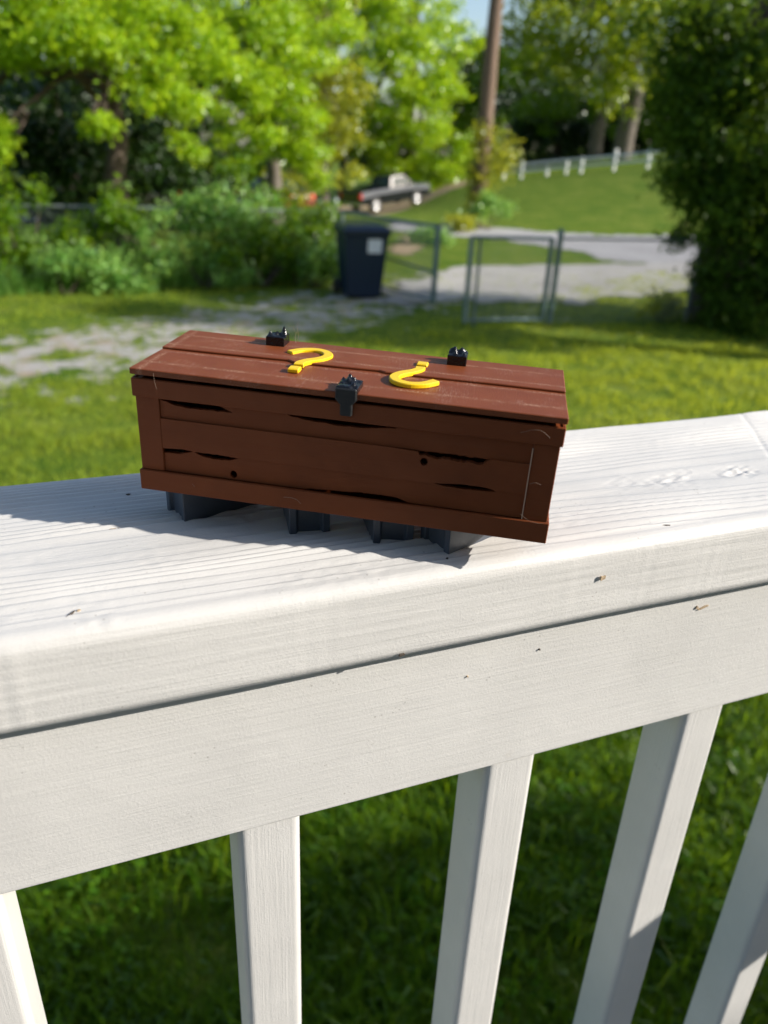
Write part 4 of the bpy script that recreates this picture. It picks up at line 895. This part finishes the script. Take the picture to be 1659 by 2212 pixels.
def pickup():
    rear = spot(762, 45.5); b = bearing(845); rt = np.array([b[1], -b[0], 0])
    hd = 0.74 * rt + 0.67 * np.array([b[0], b[1], 0]); yaw = math.atan2(hd[1], hd[0])
    front = rear + hd * 5.2; front[2] = float(terrain(front[0], front[1])); pitch = -math.atan2(front[2] - rear[2], 5.2)
    t = veh('pickup_truck', 'black and silver pickup truck parked facing uphill away from the camera', 'truck', rear + np.array([0, 0, 0.02]), yaw, pitch)
    W = 0.93
    # lower body (silver), x=0 rear bumper .. 5.3 front, wheel arches cut in
    def arch(cx, r=0.48): return [(cx + r * math.cos(a), 0.40 + r * math.sin(a)) for a in np.linspace(math.pi, 0, 9)]
    low = [(0.05, 0.50), (0.55, 0.45)] + arch(1.08) + [(1.7, 0.42), (3.5, 0.42)] + arch(4.2) + [(4.85, 0.46), (5.25, 0.50), (5.28, 0.78), (0.04, 0.80)]
    prism('lower_body', low, -W, W, M['truck_black'], t, 1, 0.02)
    up = [(0.04, 0.81), (5.28, 0.79), (5.25, 0.98), (5.0, 1.06), (3.85, 1.12), (2.2, 1.13), (2.19, 1.16), (0.04, 1.16)]
    prism('upper_body', up, -W + 0.01, W - 0.01, M['truck_silver'], t, 1, 0.03)
    prism('tailgate', [(-W + 0.03, 0.62), (W - 0.03, 0.62), (W - 0.03, 1.15), (-W + 0.03, 1.15)], -0.01, 0.035, M['truck_black'], t, 0, 0.01)
    prism('bed_cover', [(0.06, 1.165), (2.15, 1.165), (2.15, 1.21), (0.10, 1.19)], -W + 0.05, W - 0.05, M['truck_black'], t, 1, 0.01)
    # cab, narrowing to the roof
    V = [(2.18, -0.88, 1.135), (4.02, -0.88, 1.125), (4.02, 0.88, 1.125), (2.18, 0.88, 1.135), (2.42, -0.72, 1.70), (3.35, -0.72, 1.72), (3.35, 0.72, 1.72), (2.42, 0.72, 1.70), (2.55, -0.62, 1.75), (3.2, -0.62, 1.765), (3.2, 0.62, 1.765), (2.55, 0.62, 1.75)]
    F = [(i, (i + 1) % 4, 4 + (i + 1) % 4, 4 + i) for i in range(4)] + [(4 + i, 4 + (i + 1) % 4, 8 + (i + 1) % 4, 8 + i) for i in range(4)] + [(8, 9, 10, 11), (3, 2, 1, 0)]
    link('cab', fix_normals(make_mesh('cab', V, F)), M['truck_black'], t)
    def pane(a, b, c, d, off):
        Q = [np.array(v) + np.array(off) for v in (a, b, c, d)]; Q2 = [v - np.array(off) * 0.6 for v in Q]
        link('window', fix_normals(make_mesh('window', Q + Q2, [(0, 1, 2, 3), (7, 6, 5, 4), (0, 4, 5, 1), (1, 5, 6, 2), (2, 6, 7, 3), (3, 7, 4, 0)])), M['glass'], t)
    for s in (-1, 1):
        pane((2.46, s * 0.842, 1.22), (3.06, s * 0.842, 1.22), (3.06, s * 0.735, 1.63), (2.56, s * 0.735, 1.63), (0, s * 0.022, 0.003)); pane((3.12, s * 0.842, 1.22), (3.82, s * 0.842, 1.22), (3.36, s * 0.735, 1.63), (3.12, s * 0.735, 1.63), (0, s * 0.022, 0.003))
    pane((2.24, -0.7, 1.25), (2.24, 0.7, 1.25), (2.385, 0.6, 1.62), (2.385, -0.6, 1.62), (-0.022, 0, 0.003)); pane((3.93, -0.75, 1.2), (3.93, 0.75, 1.2), (3.43, 0.66, 1.65), (3.43, -0.66, 1.65), (0.03, 0, 0.02))
    for s in (-1, 1):
        boxes('tail_light', [((-0.015, s * 0.83 - 0.10, 0.82), (0.10, s * 0.83 + 0.11, 1.10))], M['tail'], t, 0.015); boxes('headlight', [((5.2, s * 0.72 - 0.12, 0.74), (5.30, s * 0.72 + 0.12, 0.92))], M['chrome'], t, 0.01)
        boxes('door_mirror', [((3.62, s * 1.02 - 0.07, 1.2), (3.72, s * 1.02 + 0.07, 1.36))], M['chrome'], t, 0.02)
        for x in (1.08, 4.2): wheel(x, s * 0.82, 0.40, 0.24, t, s)
    boxes('rear_bumper', [((-0.10, -0.9, 0.45), (0.04, 0.9, 0.61))], M['chrome'], t, 0.02); boxes('front_bumper', [((5.25, -0.92, 0.42), (5.40, 0.92, 0.60))], M['chrome'], t, 0.02)
    boxes('side_moulding', [((1.7, -W - 0.012, 0.80), (3.6, -W + 0.005, 0.86))], M['truck_black'], t); boxes('bumper_hitch', [((-0.22, -0.06, 0.40), (-0.09, 0.06, 0.47))], M['chrome'], t)
pickup()
def sedan(p, yaw, label, paint):
    t = veh('parked_car', label, 'car', p, yaw); W = 0.88
    def arch(cx, r=0.36): return [(cx + r * math.cos(a), 0.30 + r * math.sin(a)) for a in np.linspace(math.pi, 0, 8)]
    body = [(0.05, 0.32), (0.5, 0.26)] + arch(0.92) + [(1.4, 0.24), (3.1, 0.24)] + arch(3.62) + [(4.15, 0.28), (4.42, 0.36), (4.42, 0.62), (4.25, 0.74), (3.3, 0.86), (0.9, 0.92), (0.08, 0.86), (0.0, 0.6)]
    prism('body', body, -W, W, M[paint], t, 1, 0.03)
    V = [(0.75, -0.80, 0.91), (3.35, -0.80, 0.85), (3.35, 0.80, 0.85), (0.75, 0.80, 0.91), (1.35, -0.62, 1.36), (2.5, -0.62, 1.38), (2.5, 0.62, 1.38), (1.35, 0.62, 1.36)]
    F = [(i, (i + 1) % 4, 4 + (i + 1) % 4, 4 + i) for i in range(4)] + [(3, 2, 1, 0)]
    link('window', fix_normals(make_mesh('window', V, F)), M['glass'], t)
    prism('roof', [(1.27, 1.362), (2.58, 1.382), (2.45, 1.43), (1.45, 1.42)], -0.64, 0.64, M[paint], t, 1, 0.015)
    for s in (-1, 1):
        boxes('tail_light', [((-0.02, s * 0.66 - 0.17, 0.62), (0.08, s * 0.66 + 0.17, 0.80))], M['tail'], t, 0.01)
        for x in (0.92, 3.62): wheel(x, s * 0.78, 0.31, 0.2, t, s)
b = bearing(330); yw = math.atan2(b[1], b[0])
sedan(spot(335, 25.0), yw + R(12), 'white car with red tail lamp glimpsed behind the overgrown fence', 'car_white')
sedan(spot(60, 22.5), yw - R(62), 'grey car glimpsed low behind the fence at far left', 'car_grey')
sedan(spot(650, 38.0), yw + R(30), 'small red car glimpsed behind foliage left of the truck', 'car_red')

# ------------------------------------------------------------------ grass blades (uncountable)
def blades(n, xr, yr, h, w, seed, poly=None, mask=None):
    r = np.random.default_rng(seed); x = r.uniform(*xr, n); y = r.uniform(*yr, n)
    wv = waves(12, 0.25, 1.3, seed + 1); keep = r.random(n) < (0.66 + 0.28 * wv(x, y))
    if mask is not None: keep &= mask(x, y)
    x, y = x[keep], y[keep]; n = len(x); H = h * r.uniform(0.5, 1.3, n) * (1 + 0.25 * wv(x, y)); a = r.uniform(0, 6.28, n); ln = r.uniform(0.15, 0.9, n)
    d = np.stack([np.cos(a), np.sin(a), np.zeros(n)], 1); s = np.stack([-np.sin(a), np.cos(a), np.zeros(n)], 1) * (w * r.uniform(0.6, 1.3, n))[:, None]
    p = np.stack([x, y, terrain(x, y) - 0.003], 1); up = np.array([0, 0, 1.0])
    m = p + d * (H * ln * 0.3)[:, None] + up * (H * 0.6)[:, None]; t = p + d * (H * ln)[:, None] + up * (H * (1.0 - 0.35 * ln))[:, None]
    Q1 = np.stack([p - s, p + s, m + s * 0.8, m - s * 0.8], 1); Q2 = np.stack([m - s * 0.8, m + s * 0.8, t + s * 0.1, t - s * 0.1], 1)
    return np.concatenate([Q1, Q2], 0).reshape(-1, 3)
def off_track(x, y): return (np.abs(y - (0.60 * x + 8.65)) > 2.0) | (np.random.default_rng(1).random(len(x)) < 0.15)
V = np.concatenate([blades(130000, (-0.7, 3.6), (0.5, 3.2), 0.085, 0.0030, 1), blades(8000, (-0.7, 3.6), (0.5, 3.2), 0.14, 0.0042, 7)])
o = link('grass', quads_mesh('grass', V), M['blade_shaded']); tag(o, 'shade darkened green lawn grass just below the railing', 'grass', kind='stuff')
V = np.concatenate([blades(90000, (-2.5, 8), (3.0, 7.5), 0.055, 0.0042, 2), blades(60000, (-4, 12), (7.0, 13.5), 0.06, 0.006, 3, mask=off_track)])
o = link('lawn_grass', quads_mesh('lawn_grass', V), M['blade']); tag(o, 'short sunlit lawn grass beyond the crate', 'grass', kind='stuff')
def edge_strip(x, y): e = 12.25 + 0.19 * x; return (y > e) & (y < e + 0.9)
V = blades(30000, (-4, 4.6), (11.2, 14), 0.38, 0.007, 12, mask=edge_strip)
o = link('tall_grass', quads_mesh('tall_grass', V), M['leaf_weed']); tag(o, 'tall pale grass along the foot of the overgrown fence', 'grass', kind='stuff')
r = np.random.default_rng(5); n = 2600
c = np.stack([r.uniform(-0.3, 3.4, n), r.uniform(0.8, 3.0, n), r.uniform(0.02, 0.06, n)], 1); c = c[waves(8, 0.3, 0.9, 9)(c[:, 0], c[:, 1]) > 0.1]
o = link('clover', quads_mesh('clover', leaf_cloud(c, 0.012, 6000, 0.022, 6, 0.4, 2.0, 0.9)), M['leaf_clover']); tag(o, 'small round clover leaves among the near lawn grass', 'clover', kind='stuff')
